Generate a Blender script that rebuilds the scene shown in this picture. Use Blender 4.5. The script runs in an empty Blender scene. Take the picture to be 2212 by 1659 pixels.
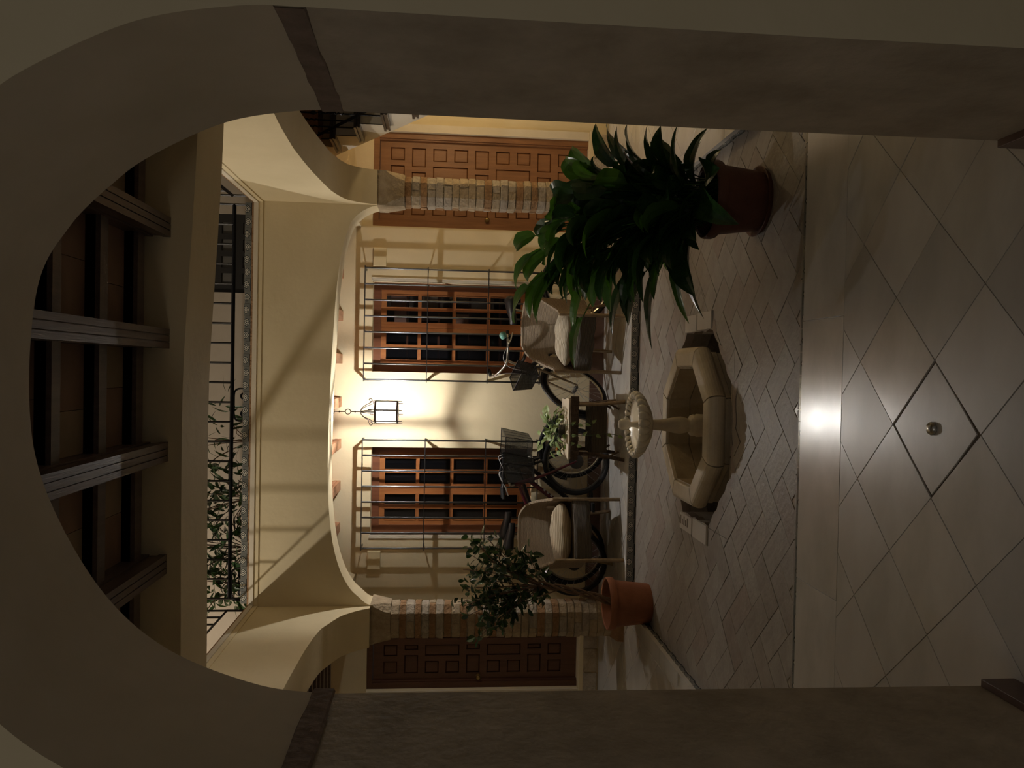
import bpy, math, random
from mathutils import Vector, Matrix
from math import sin, cos, pi, radians, sqrt, atan2

random.seed(7)
S = bpy.context.scene
COL = S.collection

# ---------------------------------------------------------------- camera (the photograph lies on its side)
CAM_H, FPX = 1.58, 1661.0
_p, _y, _r = radians(5.02), radians(1.0), radians(1.05)
FW = Vector((-sin(_y) * cos(_p), cos(_y) * cos(_p), -sin(_p)))
_R0 = Vector((cos(_y), sin(_y), 0)); _U0 = _R0.cross(FW)
RT = _R0 * cos(_r) + _U0 * sin(_r)
UP = _U0 * cos(_r) - _R0 * sin(_r)
EYE = Vector((0, 0, CAM_H))
cam = bpy.data.cameras.new('camera'); cam.sensor_width = 36; cam.sensor_fit = 'HORIZONTAL'
cam.lens = 36 * FPX / 2212; cam.clip_start = 0.05; cam.clip_end = 100
camo = bpy.data.objects.new('camera', cam); COL.objects.link(camo)
_X, _Yv, _Z = -UP, RT, -FW
camo.matrix_world = Matrix(((_X.x, _Yv.x, _Z.x, EYE.x), (_X.y, _Yv.y, _Z.y, EYE.y), (_X.z, _Yv.z, _Z.z, EYE.z), (0, 0, 0, 1)))
S.camera = camo

def ray(x, y):
    return FW + RT * ((1659 - y - 829.5) / FPX) - UP * ((x - 1106) / FPX)
def onY(x, y, Y):
    d = ray(x, y); return EYE + d * (Y / d.y)
def onZ(x, y, z=0.0):
    d = ray(x, y); return EYE + d * ((z - CAM_H) / d.z)

# ---------------------------------------------------------------- world, lamps, exposure
W = bpy.data.worlds.new('night'); S.world = W; W.use_nodes = True
W.node_tree.nodes['Background'].inputs[0].default_value = (1.0, 0.94, 0.87, 1)
W.node_tree.nodes['Background'].inputs[1].default_value = 0.040
S.view_settings.view_transform = 'Standard'; S.view_settings.look = 'None'
S.view_settings.gamma = 1; S.view_settings.use_curve_mapping = False
S.view_settings.exposure = 0.5
S.cycles.use_denoising = True
S.cycles.max_bounces = 8; S.cycles.diffuse_bounces = 5; S.cycles.glossy_bounces = 3
S.cycles.transparent_max_bounces = 12; S.cycles.caustics_reflective = False; S.cycles.caustics_refractive = False

def lamp(name, loc, power, col, rad):
    l = bpy.data.lights.new(name, 'POINT'); l.energy = power; l.color = col; l.shadow_soft_size = rad
    o = bpy.data.objects.new(name, l); COL.objects.link(o); o.location = loc; return o
LANTERN_W = 38.0
lamp('upper_gallery_lamp', (-4.0, 4.45, 5.3), 210.0, (1, .90, .76), .05)
lamp('stair_hall_lamp', (2.75, 6.3, 1.6), 12.0, (1, .78, .45), .06)
lamp('near_fill_lamp', (-1.2, -1.6, 2.4), 12.0, (1, .90, .78), .15)  # unseen fill behind the camera, added to brighten the near arch

# ---------------------------------------------------------------- helpers
def tag(o, label=None, cat=None, group=None, kind=None):
    if label: o['label'] = label
    if cat: o['category'] = cat
    if group: o['group'] = group
    if kind: o['kind'] = kind
    return o
def thing(name, label, cat, loc=(0, 0, 0), rz=0.0, group=None):
    o = bpy.data.objects.new(name, None); COL.objects.link(o); o.empty_display_size = .1
    o.location = loc; o.rotation_euler = (0, 0, rz)
    return tag(o, label, cat, group)
def base_of(o):
    v = Vector((0, 0, 0))
    while o is not None:
        v += Vector(o.location); o = o.parent
    return v
def link(o, parent=None):
    COL.objects.link(o)
    if parent is not None: o.parent = parent
    return o

class MB:
    def __init__(s): s.v = []; s.f = []; s.m = []
    def add(s, vs, fs, mi=0):
        b = len(s.v); s.v += [Vector(p) for p in vs]
        for f in fs: s.f.append(tuple(i + b for i in f)); s.m.append(mi)
        return s
    def quad(s, a, b, c, d, mi=0): return s.add([a, b, c, d], [(0, 1, 2, 3)], mi)
    def box(s, a, b, mi=0):
        x0, y0, z0 = a; x1, y1, z1 = b
        return s.add([(x0, y0, z0), (x1, y0, z0), (x1, y1, z0), (x0, y1, z0), (x0, y0, z1), (x1, y0, z1), (x1, y1, z1), (x0, y1, z1)],
                     [(0, 3, 2, 1), (4, 5, 6, 7), (0, 1, 5, 4), (1, 2, 6, 5), (2, 3, 7, 6), (3, 0, 4, 7)], mi)
    def prism(s, poly, z0, z1, mi=0, inset=0.0):
        n = len(poly)
        cx = sum(p[0] for p in poly) / n; cy = sum(p[1] for p in poly) / n
        top = []
        for p in poly:
            d = Vector((cx - p[0], cy - p[1])); L = d.length or 1
            top.append((p[0] + d.x / L * inset, p[1] + d.y / L * inset, z1))
        if inset:
            mid = [(p[0], p[1], z1 - inset) for p in poly]
            vs = [(p[0], p[1], z0) for p in poly] + mid + top
            fs = [tuple(range(2 * n, 3 * n))]
            for k in (0, n):
                fs += [(k + i, k + (i + 1) % n, k + n + (i + 1) % n, k + n + i) for i in range(n)]
        else:
            vs = [(p[0], p[1], z0) for p in poly] + top
            fs = [tuple(range(n, 2 * n)), tuple(reversed(range(n)))]
            fs += [(i, (i + 1) % n, n + (i + 1) % n, n + i) for i in range(n)]
        return s.add(vs, fs, mi)
    def loft(s, rings, mi=0, caps=True):
        n = len(rings[0]); vs = [p for r in rings for p in r]; fs = []
        for k in range(len(rings) - 1):
            fs += [(k * n + i, k * n + (i + 1) % n, (k + 1) * n + (i + 1) % n, (k + 1) * n + i) for i in range(n)]
        if caps:
            fs.append(tuple(reversed(range(n)))); fs.append(tuple(range((len(rings) - 1) * n, len(rings) * n)))
        return s.add(vs, fs, mi)
    def tube(s, pts, r, n=6, closed=False, mi=0):
        pts = [Vector(p) for p in pts]; N = len(pts)
        rr = r if isinstance(r, (list, tuple)) else [r] * N
        rings = []; prev = None
        for i, p in enumerate(pts):
            if closed: t = pts[(i + 1) % N] - pts[i - 1]
            else: t = pts[min(i + 1, N - 1)] - pts[max(i - 1, 0)]
            if t.length < 1e-9: t = Vector((0, 0, 1))
            t.normalize()
            if prev is None:
                a = Vector((0, 0, 1)) if abs(t.z) < .9 else Vector((1, 0, 0))
                u = t.cross(a).normalized()
            else:
                u = (prev - t * prev.dot(t))
                u = u.normalized() if u.length > 1e-6 else t.orthogonal().normalized()
            prev = u; w = t.cross(u)
            rings.append([p + (u * cos(2 * pi * k / n) + w * sin(2 * pi * k / n)) * rr[i] for k in range(n)])
        if closed: rings.append(rings[0])
        return s.loft(rings, mi, caps=not closed)
    def lathe(s, prof, c=(0, 0, 0), n=24, mi=0):
        c = Vector(c)
        rings = [[c + Vector((r * cos(2 * pi * k / n), r * sin(2 * pi * k / n), z)) for k in range(n)] for r, z in prof]
        return s.loft(rings, mi, caps=True)
    def grid(s, P, nu, nv, mi=0, skip=None):
        vs = [P(i / nu, j / nv) for j in range(nv + 1) for i in range(nu + 1)]
        fs = [(j * (nu + 1) + i, j * (nu + 1) + i + 1, (j + 1) * (nu + 1) + i + 1, (j + 1) * (nu + 1) + i)
              for j in range(nv) for i in range(nu) if not (skip and skip((i + .5) / nu, (j + .5) / nv))]
        return s.add(vs, fs, mi)
    def xf(s, M):
        s.v = [M @ p for p in s.v]; return s
    def jitter(s, a):
        s.v = [p + Vector((random.uniform(-a, a), random.uniform(-a, a), random.uniform(-a, a))) for p in s.v]; return s
    def mesh(s, name, mats, smooth=False, off=None):
        me = bpy.data.meshes.new(name)
        me.from_pydata([tuple(p - off) if off else tuple(p) for p in s.v], [], s.f)
        mats = mats if isinstance(mats, (list, tuple)) else [mats]
        for m in mats: me.materials.append(m)
        if len(mats) > 1: me.polygons.foreach_set('material_index', s.m)
        me.validate(); me.update()
        if smooth:
            me.polygons.foreach_set('use_smooth', [True] * len(me.polygons)); me.set_sharp_from_angle(angle=radians(55))
        return me
    def build(s, name, mats, parent=None, smooth=False, local=False, bevel=0.0, solid=0.0):
        off = None if (parent is None or local) else base_of(parent)
        o = link(bpy.data.objects.new(name, s.mesh(name, mats, smooth, off)), parent)
        if solid:
            md = o.modifiers.new('thick', 'SOLIDIFY'); md.thickness = solid; md.offset = 0
        if bevel:
            md = o.modifiers.new('edge', 'BEVEL'); md.width = bevel; md.segments = 2; md.limit_method = 'ANGLE'; md.angle_limit = radians(40)
        return o
def struct(mb, name, mats, label=None, **k):
    return tag(mb.build(name, mats, **k), label, kind='structure')

def clip(poly, nx, ny, d):      # keep nx*x+ny*y <= d
    out = []
    for i in range(len(poly)):
        a, b = poly[i], poly[(i + 1) % len(poly)]
        da, db = nx * a[0] + ny * a[1] - d, nx * b[0] + ny * b[1] - d
        if da <= 0: out.append(a)
        if (da < 0 < db) or (db < 0 < da):
            t = da / (da - db); out.append((a[0] + (b[0] - a[0]) * t, a[1] + (b[1] - a[1]) * t))
    return out
def area(p):
    return abs(sum(p[i][0] * p[(i + 1) % len(p)][1] - p[(i + 1) % len(p)][0] * p[i][1] for i in range(len(p)))) / 2 if len(p) > 2 else 0
def clip_rect(p, x0, x1, y0, y1):
    for a in ((-1, 0, -x0), (1, 0, x1), (0, -1, -y0), (0, 1, y1)):
        if len(p) > 2: p = clip(p, *a)
    return p
def shrink(p, g):               # move each corner of a convex polygon inwards
    n = len(p); q = []
    A = sum(p[i][0] * p[(i + 1) % n][1] - p[(i + 1) % n][0] * p[i][1] for i in range(n))
    sg = 1 if A > 0 else -1
    out = list(p)
    for i in range(n):
        a, b = p[i], p[(i + 1) % n]
        ex, ey = b[0] - a[0], b[1] - a[1]; L = sqrt(ex * ex + ey * ey)
        if L < 1e-6: continue
        nx, ny = sg * ey / L, -sg * ex / L
        out = clip(out, nx, ny, nx * a[0] + ny * a[1] - g)
        if len(out) < 3: return []
    return out
def dedupe(p):
    q = []
    for a in p:
        if not q or (abs(a[0] - q[-1][0]) + abs(a[1] - q[-1][1])) > 1e-4: q.append(a)
    if len(q) > 1 and abs(q[0][0] - q[-1][0]) + abs(q[0][1] - q[-1][1]) < 1e-4: q.pop()
    return q

# ---------------------------------------------------------------- materials
def newmat(name):
    m = bpy.data.materials.new(name); m.use_nodes = True
    nt = m.node_tree; b = nt.nodes['Principled BSDF']
    return m, nt, b
def N(nt, t, **k):
    n = nt.nodes.new(t)
    for a, v in k.items(): setattr(n, a, v)
    return n
def mat(name, c1, c2=None, rough=.6, scale=6.0, detail=4, bump=0.0, bscale=None, spec=.5, metal=0.0, stretch=None, coords='Object', trans=0.0, rvar=0.0, coat=0.0):
    m, nt, b = newmat(name)
    b.inputs['Roughness'].default_value = rough; b.inputs['Metallic'].default_value = metal
    b.inputs['Specular IOR Level'].default_value = spec
    b.inputs['Coat Weight'].default_value = coat; b.inputs['Coat Roughness'].default_value = .15
    b.inputs['Base Color'].default_value = (*c1, 1)
    if c2 or bump or rvar:
        tc = N(nt, 'ShaderNodeTexCoord'); mp = N(nt, 'ShaderNodeMapping')
        if stretch: mp.inputs['Scale'].default_value = stretch
        nt.links.new(tc.outputs[coords], mp.inputs[0])
        nz = N(nt, 'ShaderNodeTexNoise'); nz.inputs['Scale'].default_value = scale; nz.inputs['Detail'].default_value = detail
        nz.inputs['Roughness'].default_value = .6
        nt.links.new(mp.outputs[0], nz.inputs['Vector'])
        if c2:
            r = N(nt, 'ShaderNodeValToRGB'); r.color_ramp.elements[0].position = .32; r.color_ramp.elements[1].position = .68
            r.color_ramp.elements[0].color = (*c1, 1); r.color_ramp.elements[1].color = (*c2, 1)
            nt.links.new(nz.outputs[0], r.inputs[0]); nt.links.new(r.outputs[0], b.inputs['Base Color'])
        if rvar:
            mr = N(nt, 'ShaderNodeMapRange'); mr.inputs[3].default_value = rough - rvar; mr.inputs[4].default_value = rough + rvar
            nt.links.new(nz.outputs[0], mr.inputs[0]); nt.links.new(mr.outputs[0], b.inputs['Roughness'])
        if bump:
            nb = N(nt, 'ShaderNodeTexNoise'); nb.inputs['Scale'].default_value = bscale or scale * 3; nb.inputs['Detail'].default_value = 5
            nt.links.new(mp.outputs[0], nb.inputs['Vector'])
            bp = N(nt, 'ShaderNodeBump'); bp.inputs['Strength'].default_value = bump; bp.inputs['Distance'].default_value = .02
            nt.links.new(nb.outputs[0], bp.inputs['Height']); nt.links.new(bp.outputs[0], b.inputs['Normal'])
    if trans:
        tl = N(nt, 'ShaderNodeBsdfTranslucent'); tl.inputs[0].default_value = (c1[0] * 2.2, c1[1] * 2.2, c1[2] * .8, 1)
        mx = N(nt, 'ShaderNodeMixShader'); mx.inputs[0].default_value = trans
        out = nt.nodes['Material Output']
        nt.links.new(b.outputs[0], mx.inputs[1]); nt.links.new(tl.outputs[0], mx.inputs[2]); nt.links.new(mx.outputs[0], out.inputs[0])
    return m

M = {}
M['plaster'] = mat('cream_plaster', (.655, .552, .358), (.725, .62, .418), rough=.8, scale=1.6, bump=.10, bscale=22, spec=.2)
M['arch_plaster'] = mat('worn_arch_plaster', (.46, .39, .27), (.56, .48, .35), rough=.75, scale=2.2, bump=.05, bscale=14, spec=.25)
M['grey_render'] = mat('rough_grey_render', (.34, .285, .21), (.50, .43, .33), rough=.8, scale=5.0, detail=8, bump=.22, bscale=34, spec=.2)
M['impost'] = mat('brown_impost_stone', (.19, .14, .105), (.27, .205, .16), rough=.9, scale=16, bump=.3, bscale=40, spec=.1)
M['brick_tan'] = mat('tan_brick', (.34, .265, .175), (.46, .37, .26), rough=.85, scale=14, bump=.8, bscale=40, spec=.2)
M['brick_brown'] = mat('brown_brick', (.25, .145, .075), (.36, .22, .12), rough=.85, scale=14, bump=.8, bscale=40, spec=.2)
M['brick_grey'] = mat('grey_brick', (.33, .28, .22), (.45, .39, .32), rough=.85, scale=14, bump=.8, bscale=40, spec=.2)
M['mortar'] = mat('brick_mortar', (.30, .25, .18), (.38, .32, .24), rough=.9, scale=20, bump=.6, bscale=50)
M['soil'] = mat('dark_soil', (.035, .026, .018), (.07, .05, .035), rough=.95, scale=20, bump=.8, bscale=60)
M['pit'] = mat('dark_pit_render', (.10, .08, .06), (.17, .14, .11), rough=.9, scale=8, bump=.6)
for i, (a, b2) in enumerate((((.235, .205, .18), (.315, .285, .255)), ((.22, .19, .165), (.29, .26, .23)), ((.25, .225, .20), (.34, .315, .285)), ((.22, .18, .155), (.30, .255, .225)))):
    M['paver%d' % i] = mat('patio_paver_%d' % i, a, b2, rough=.50, scale=9, detail=8, bump=.18, bscale=30, rvar=.10)
for i, (a, b2) in enumerate((((.47, .45, .42), (.58, .56, .53)), ((.43, .415, .39), (.56, .545, .515)), ((.49, .46, .43), (.55, .53, .50)), ((.40, .39, .375), (.49, .475, .455)))):
    M['marble%d' % i] = mat('marble_tile_%d' % i, a, b2, rough=(.24, .30, .34, .30)[i], spec=.7, scale=2.5, detail=9, stretch=(1, 2.2, 1), bump=.012, bscale=60, rvar=.05)
M['joint'] = mat('tile_joint', (.28, .25, .215), (.37, .335, .295), rough=.28, scale=30)
M['stone'] = mat('fountain_marble', (.48, .41, .30), (.64, .57, .45), rough=.36, scale=7, detail=8, bump=.15, bscale=25, rvar=.08)
M['stone_wet'] = mat('fountain_bowl_marble', (.70, .64, .52), (.80, .75, .64), rough=.16, scale=7, detail=8, coat=.5)
M['stone_dark'] = mat('fountain_inner_stone', (.33, .27, .175), (.44, .37, .255), rough=.5, scale=9, detail=7, bump=.3)
M['terracotta'] = mat('terracotta', (.24, .088, .042), (.32, .122, .062), rough=.7, scale=8, bump=.15, bscale=40)
M['terracotta_d'] = mat('dark_red_terracotta', (.085, .032, .022), (.12, .045, .03), rough=.65, scale=8, bump=.15, bscale=40)
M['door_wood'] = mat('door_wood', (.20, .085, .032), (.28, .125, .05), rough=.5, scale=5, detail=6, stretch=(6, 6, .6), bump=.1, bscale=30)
M['door_dark'] = mat('dark_door_wood', (.085, .034, .018), (.12, .05, .027), rough=.5, scale=5, detail=6, stretch=(6, 6, .6), bump=.1, bscale=30)  # door wood again in a darker tone, for the second door
M['win_wood'] = mat('window_wood', (.27, .092, .028), (.37, .145, .048), rough=.35, scale=5, detail=6, stretch=(7, 7, .6), bump=.06, bscale=30, coat=.3)
M['frame_wood'] = mat('window_frame_wood', (.13, .045, .022), (.19, .07, .032), rough=.4, scale=5, detail=6, stretch=(7, 7, .6))
M['beam_wood'] = mat('red_beam_wood', (.33, .155, .08), (.45, .235, .13), rough=.55, scale=5, stretch=(7, .6, 7), bump=.1)
M['dark_beam'] = mat('dark_beam_wood', (.105, .075, .065), (.155, .115, .10), rough=.38, scale=5, detail=7, stretch=(8, .5, 8), bump=.06, bscale=30)
M['clay'] = mat('clay_ceiling_tile', (.22, .13, .085), (.28, .175, .115), rough=.8, scale=4, bump=.1)
M['clay2'] = mat('pale_clay_ceiling_tile', (.28, .20, .12), (.34, .25, .16), rough=.8, scale=4, bump=.1)
M['iron'] = mat('black_iron', (.022, .022, .025), rough=.34, metal=.75, bump=.1, bscale=60, scale=20)
M['grille_iron'] = mat('glossy_black_iron', (.11, .11, .12), rough=.36, metal=1.0, coat=.3)
M['lantern_iron'] = mat('lantern_iron', (.05, .035, .028), rough=.5, metal=.6)
M['rubber'] = mat('black_rubber', (.018, .018, .02), rough=.7, spec=.3)
M['black_paint'] = mat('black_paint', (.02, .02, .023), rough=.3)
M['red_paint'] = mat('dark_red_paint', (.085, .008, .018), rough=.3, coat=.4)
M['grey_paint'] = mat('dark_grey_paint', (.07, .065, .06), rough=.35)
M['chrome'] = mat('brushed_steel', (.55, .53, .48), rough=.28, metal=1.0)
M['tan_rim'] = mat('tan_fork_paint', (.30, .22, .13), rough=.4)
M['saddle'] = mat('black_saddle', (.022, .022, .024), rough=.38)
M['teal'] = mat('teal_bell', (.03, .27, .23), (.25, .42, .36), rough=.3, scale=30)
M['white_lever'] = mat('pale_lever', (.72, .70, .64), rough=.35)
M['amber'] = mat('amber_reflector', (.75, .20, .01), rough=.25)
M['white_glass'] = mat('lamp_glass', (.8, .8, .78), rough=.1)
M['wire'] = mat('cable_grey', (.42, .42, .42), rough=.4)
M['wicker_leg'] = mat('cane_leg', (.24, .17, .10), (.34, .25, .15), rough=.55, scale=20, bump=.3)
M['bark'] = mat('dark_bark', (.055, .035, .022), (.12, .08, .05), rough=.9, scale=18, bump=1.0, bscale=40)
M['slab'] = mat('pale_slab_wood', (.50, .42, .31), (.62, .54, .42), rough=.6, scale=4, stretch=(.6, 6, 6), detail=6)
M['box'] = mat('box_cover', (.70, .59, .36), rough=.7)
M['white_string'] = mat('stair_plaster', (.62, .55, .43), (.70, .63, .52), rough=.8, scale=3, bump=.2)
M['gallery_wall'] = mat('rosy_plaster', (.42, .355, .28), (.48, .41, .335), rough=.8, scale=3, bump=.1)
M['tread'] = mat('stair_tread_wood', (.035, .028, .026), (.06, .048, .042), rough=.28, coat=.3, scale=5)
M['skirting'] = mat('brown_skirting_tile', (.10, .055, .04), (.14, .08, .055), rough=.4, scale=8)
M['shutter'] = mat('dark_shutter', (.02, .018, .016), rough=.5)
M['grey_pane'] = mat('grey_pane', (.13, .12, .105), rough=.35)
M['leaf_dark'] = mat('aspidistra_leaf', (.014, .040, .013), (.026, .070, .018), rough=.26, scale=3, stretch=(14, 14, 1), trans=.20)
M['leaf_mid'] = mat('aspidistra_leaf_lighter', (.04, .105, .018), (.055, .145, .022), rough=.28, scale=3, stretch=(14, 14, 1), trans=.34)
M['leaf_brown'] = mat('dry_leaf', (.20, .10, .06), rough=.6, trans=.2)
M['leaf_ficus'] = mat('small_tree_leaf', (.026, .055, .022), (.045, .085, .035), rough=.22, scale=4, trans=.14, coat=.5)
M['leaf_pothos'] = mat('pothos_leaf', (.13, .22, .06), (.36, .42, .20), rough=.38, scale=16, trans=.15)
M['leaf_gallery'] = mat('gallery_leaf', (.025, .05, .018), (.05, .085, .03), rough=.35, scale=5, trans=.2)
M['stem'] = mat('brown_stem', (.13, .075, .045), (.20, .125, .08), rough=.7, scale=14, bump=.4)
M['green_stem'] = mat('green_stem', (.05, .09, .03), rough=.5)
M['book1'] = mat('pink_box', (.70, .42, .34), rough=.7)
M['book2'] = mat('cream_book', (.60, .50, .36), rough=.7)
M['book3'] = mat('dark_book', (.10, .05, .04), rough=.6)
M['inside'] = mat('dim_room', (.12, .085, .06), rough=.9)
M['brass'] = mat('aged_brass', (.35, .25, .10), rough=.35, metal=1.0)

def glass_mat(name, dark=.62):
    m, nt, b = newmat(name)
    b.inputs['Base Color'].default_value = (.008, .008, .010, 1); b.inputs['Roughness'].default_value = .06
    b.inputs['Alpha'].default_value = dark
    return m
M['pane'] = glass_mat('window_glass', .32)
def mesh_mat(name, c, a):
    m, nt, b = newmat(name)
    b.inputs['Base Color'].default_value = (*c, 1); b.inputs['Roughness'].default_value = .45
    tc = N(nt, 'ShaderNodeTexCoord'); ck = N(nt, 'ShaderNodeTexChecker'); ck.inputs['Scale'].default_value = 260
    mr = N(nt, 'ShaderNodeMapRange'); mr.inputs[3].default_value = a - .25; mr.inputs[4].default_value = a + .25
    nt.links.new(tc.outputs['Object'], ck.inputs['Vector']); nt.links.new(ck.outputs['Fac'], mr.inputs[0]); nt.links.new(mr.outputs[0], b.inputs['Alpha'])
    return m
M['basket'] = mesh_mat('steel_mesh', (.045, .045, .042), .62)
M['basket_d'] = mesh_mat('dark_steel_mesh', (.028, .028, .027), .85)
def lit_glass():
    m, nt, b = newmat('lit_lantern_glass')
    out = nt.nodes['Material Output']; nt.nodes.remove(b)
    t = N(nt, 'ShaderNodeBsdfTransparent'); e = N(nt, 'ShaderNodeEmission'); a = N(nt, 'ShaderNodeAddShader')
    e.inputs[0].default_value = (1, .93, .80, 1); e.inputs[1].default_value = .7
    t.inputs[0].default_value = (.92, .92, .92, 1)
    nt.links.new(t.outputs[0], a.inputs[0]); nt.links.new(e.outputs[0], a.inputs[1]); nt.links.new(a.outputs[0], out.inputs[0])
    return m
M['lit_glass'] = lit_glass()
def emit(name, c, s):
    m, nt, b = newmat(name)
    b.inputs['Emission Color'].default_value = (*c, 1); b.inputs['Emission Strength'].default_value = s
    return m
M['bulb'] = emit('lit_bulb', (1, .93, .82), 12)
def azulejo():
    m, nt, b = newmat('painted_wall_tile'); b.inputs['Roughness'].default_value = .15
    tc = N(nt, 'ShaderNodeTexCoord'); ab = N(nt, 'ShaderNodeVectorMath', operation='ABSOLUTE')
    ad = N(nt, 'ShaderNodeVectorMath', operation='ADD'); ad.inputs[1].default_value = (0, 0, -.012)
    nt.links.new(tc.outputs['Object'], ad.inputs[0]); nt.links.new(ad.outputs[0], ab.inputs[0])
    dt = N(nt, 'ShaderNodeVectorMath', operation='DOT_PRODUCT'); dt.inputs[1].default_value = (.75, .75, .95)
    nt.links.new(ab.outputs[0], dt.inputs[0])
    ln = N(nt, 'ShaderNodeVectorMath', operation='LENGTH'); nt.links.new(ad.outputs[0], ln.inputs[0])
    sm = N(nt, 'ShaderNodeMath', operation='ADD'); nt.links.new(dt.outputs['Value'], sm.inputs[0]); nt.links.new(ln.outputs['Value'], sm.inputs[1])
    r = N(nt, 'ShaderNodeValToRGB'); e = r.color_ramp; e.interpolation = 'CONSTANT'
    cols = [(0, (.05, .06, .06)), (.09, (.60, .58, .52)), (.20, (.02, .03, .035)), (.28, (.55, .53, .46)), (.37, (.02, .03, .035)), (.45, (.17, .175, .165))]
    e.elements[0].position = 0; e.elements[0].color = (*cols[0][1], 1); e.elements[1].position = cols[1][0]; e.elements[1].color = (*cols[1][1], 1)
    for p, c in cols[2:]:
        q = e.elements.new(p); q.color = (*c, 1)
    mu = N(nt, 'ShaderNodeMath', operation='MULTIPLY'); mu.inputs[1].default_value = 7.5
    nt.links.new(sm.outputs[0], mu.inputs[0]); nt.links.new(mu.outputs[0], r.inputs[0])
    sx = N(nt, 'ShaderNodeSeparateXYZ'); nt.links.new(tc.outputs['Object'], sx.inputs[0])
    lt = N(nt, 'ShaderNodeMath', operation='LESS_THAN'); lt.inputs[1].default_value = -.021; nt.links.new(sx.outputs['Z'], lt.inputs[0])
    mx = N(nt, 'ShaderNodeMix', data_type='RGBA'); nt.links.new(lt.outputs[0], mx.inputs[0]); nt.links.new(r.outputs[0], mx.inputs[6]); mx.inputs[7].default_value = (.015, .018, .02, 1)
    nt.links.new(mx.outputs[2], b.inputs['Base Color'])
    return m
M['azulejo'] = azulejo()
def wave_mat(name, c1, c2, scale, direction, rough=.7, bump=.6, dist=1.0, rot=(0, 0, 0)):
    m, nt, b = newmat(name); b.inputs['Roughness'].default_value = rough
    tc = N(nt, 'ShaderNodeTexCoord'); mp = N(nt, 'ShaderNodeMapping'); mp.inputs['Rotation'].default_value = rot
    nt.links.new(tc.outputs['Object'], mp.inputs[0])
    w = N(nt, 'ShaderNodeTexWave', bands_direction=direction); w.inputs['Scale'].default_value = scale; w.inputs['Distortion'].default_value = dist
    w.inputs['Detail'].default_value = 2
    nt.links.new(mp.outputs[0], w.inputs['Vector'])
    r = N(nt, 'ShaderNodeValToRGB'); r.color_ramp.elements[0].color = (*c1, 1); r.color_ramp.elements[1].color = (*c2, 1)
    r.color_ramp.elements[0].position = .25; r.color_ramp.elements[1].position = .75
    nt.links.new(w.outputs[0], r.inputs[0]); nt.links.new(r.outputs[0], b.inputs['Base Color'])
    bp = N(nt, 'ShaderNodeBump'); bp.inputs['Strength'].default_value = bump; bp.inputs['Distance'].default_value = .01
    nt.links.new(w.outputs[0], bp.inputs['Height']); nt.links.new(bp.outputs[0], b.inputs['Normal'])
    return m
M['wicker'] = wave_mat('woven_wicker', (.20, .15, .10), (.31, .245, .17), 30, 'Z', dist=4, bump=.3)
M['wicker_d'] = wave_mat('dark_woven_wicker', (.055, .042, .03), (.12, .092, .06), 30, 'Z', dist=2.0)
def stripe_mat(name, c1, c2, n, wob):
    m, nt, b = newmat(name); b.inputs['Roughness'].default_value = .9
    at = N(nt, 'ShaderNodeAttribute', attribute_name='arc'); tc = N(nt, 'ShaderNodeTexCoord'); nz = N(nt, 'ShaderNodeTexNoise'); nz.inputs['Scale'].default_value = 9
    nt.links.new(tc.outputs['Object'], nz.inputs['Vector'])
    a = N(nt, 'ShaderNodeMath', operation='MULTIPLY_ADD'); a.inputs[1].default_value = wob; nt.links.new(nz.outputs[0], a.inputs[0]); nt.links.new(at.outputs['Fac'], a.inputs[2])
    k = N(nt, 'ShaderNodeMath', operation='MULTIPLY'); k.inputs[1].default_value = n * 2 * pi; nt.links.new(a.outputs[0], k.inputs[0])
    sn = N(nt, 'ShaderNodeMath', operation='SINE'); nt.links.new(k.outputs[0], sn.inputs[0])
    r = N(nt, 'ShaderNodeValToRGB'); r.color_ramp.elements[0].color = (*c1, 1); r.color_ramp.elements[1].color = (*c2, 1)
    r.color_ramp.elements[0].position = .1; r.color_ramp.elements[1].position = .6
    mr = N(nt, 'ShaderNodeMapRange'); mr.inputs[1].default_value = -1; mr.inputs[2].default_value = 1; nt.links.new(sn.outputs[0], mr.inputs[0]); nt.links.new(mr.outputs[0], r.inputs[0]); nt.links.new(r.outputs[0], b.inputs['Base Color'])
    bp = N(nt, 'ShaderNodeBump'); bp.inputs['Strength'].default_value = .5; bp.inputs['Distance'].default_value = .03; nt.links.new(nz.outputs[0], bp.inputs['Height']); nt.links.new(bp.outputs[0], b.inputs['Normal'])
    return m
M['stripe'] = stripe_mat('striped_cushion_cloth', (.24, .19, .125), (.60, .52, .38), 38, .02)
M['stripe2'] = stripe_mat('ticking_cushion_cloth', (.30, .25, .175), (.60, .54, .42), 40, .05)

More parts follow.
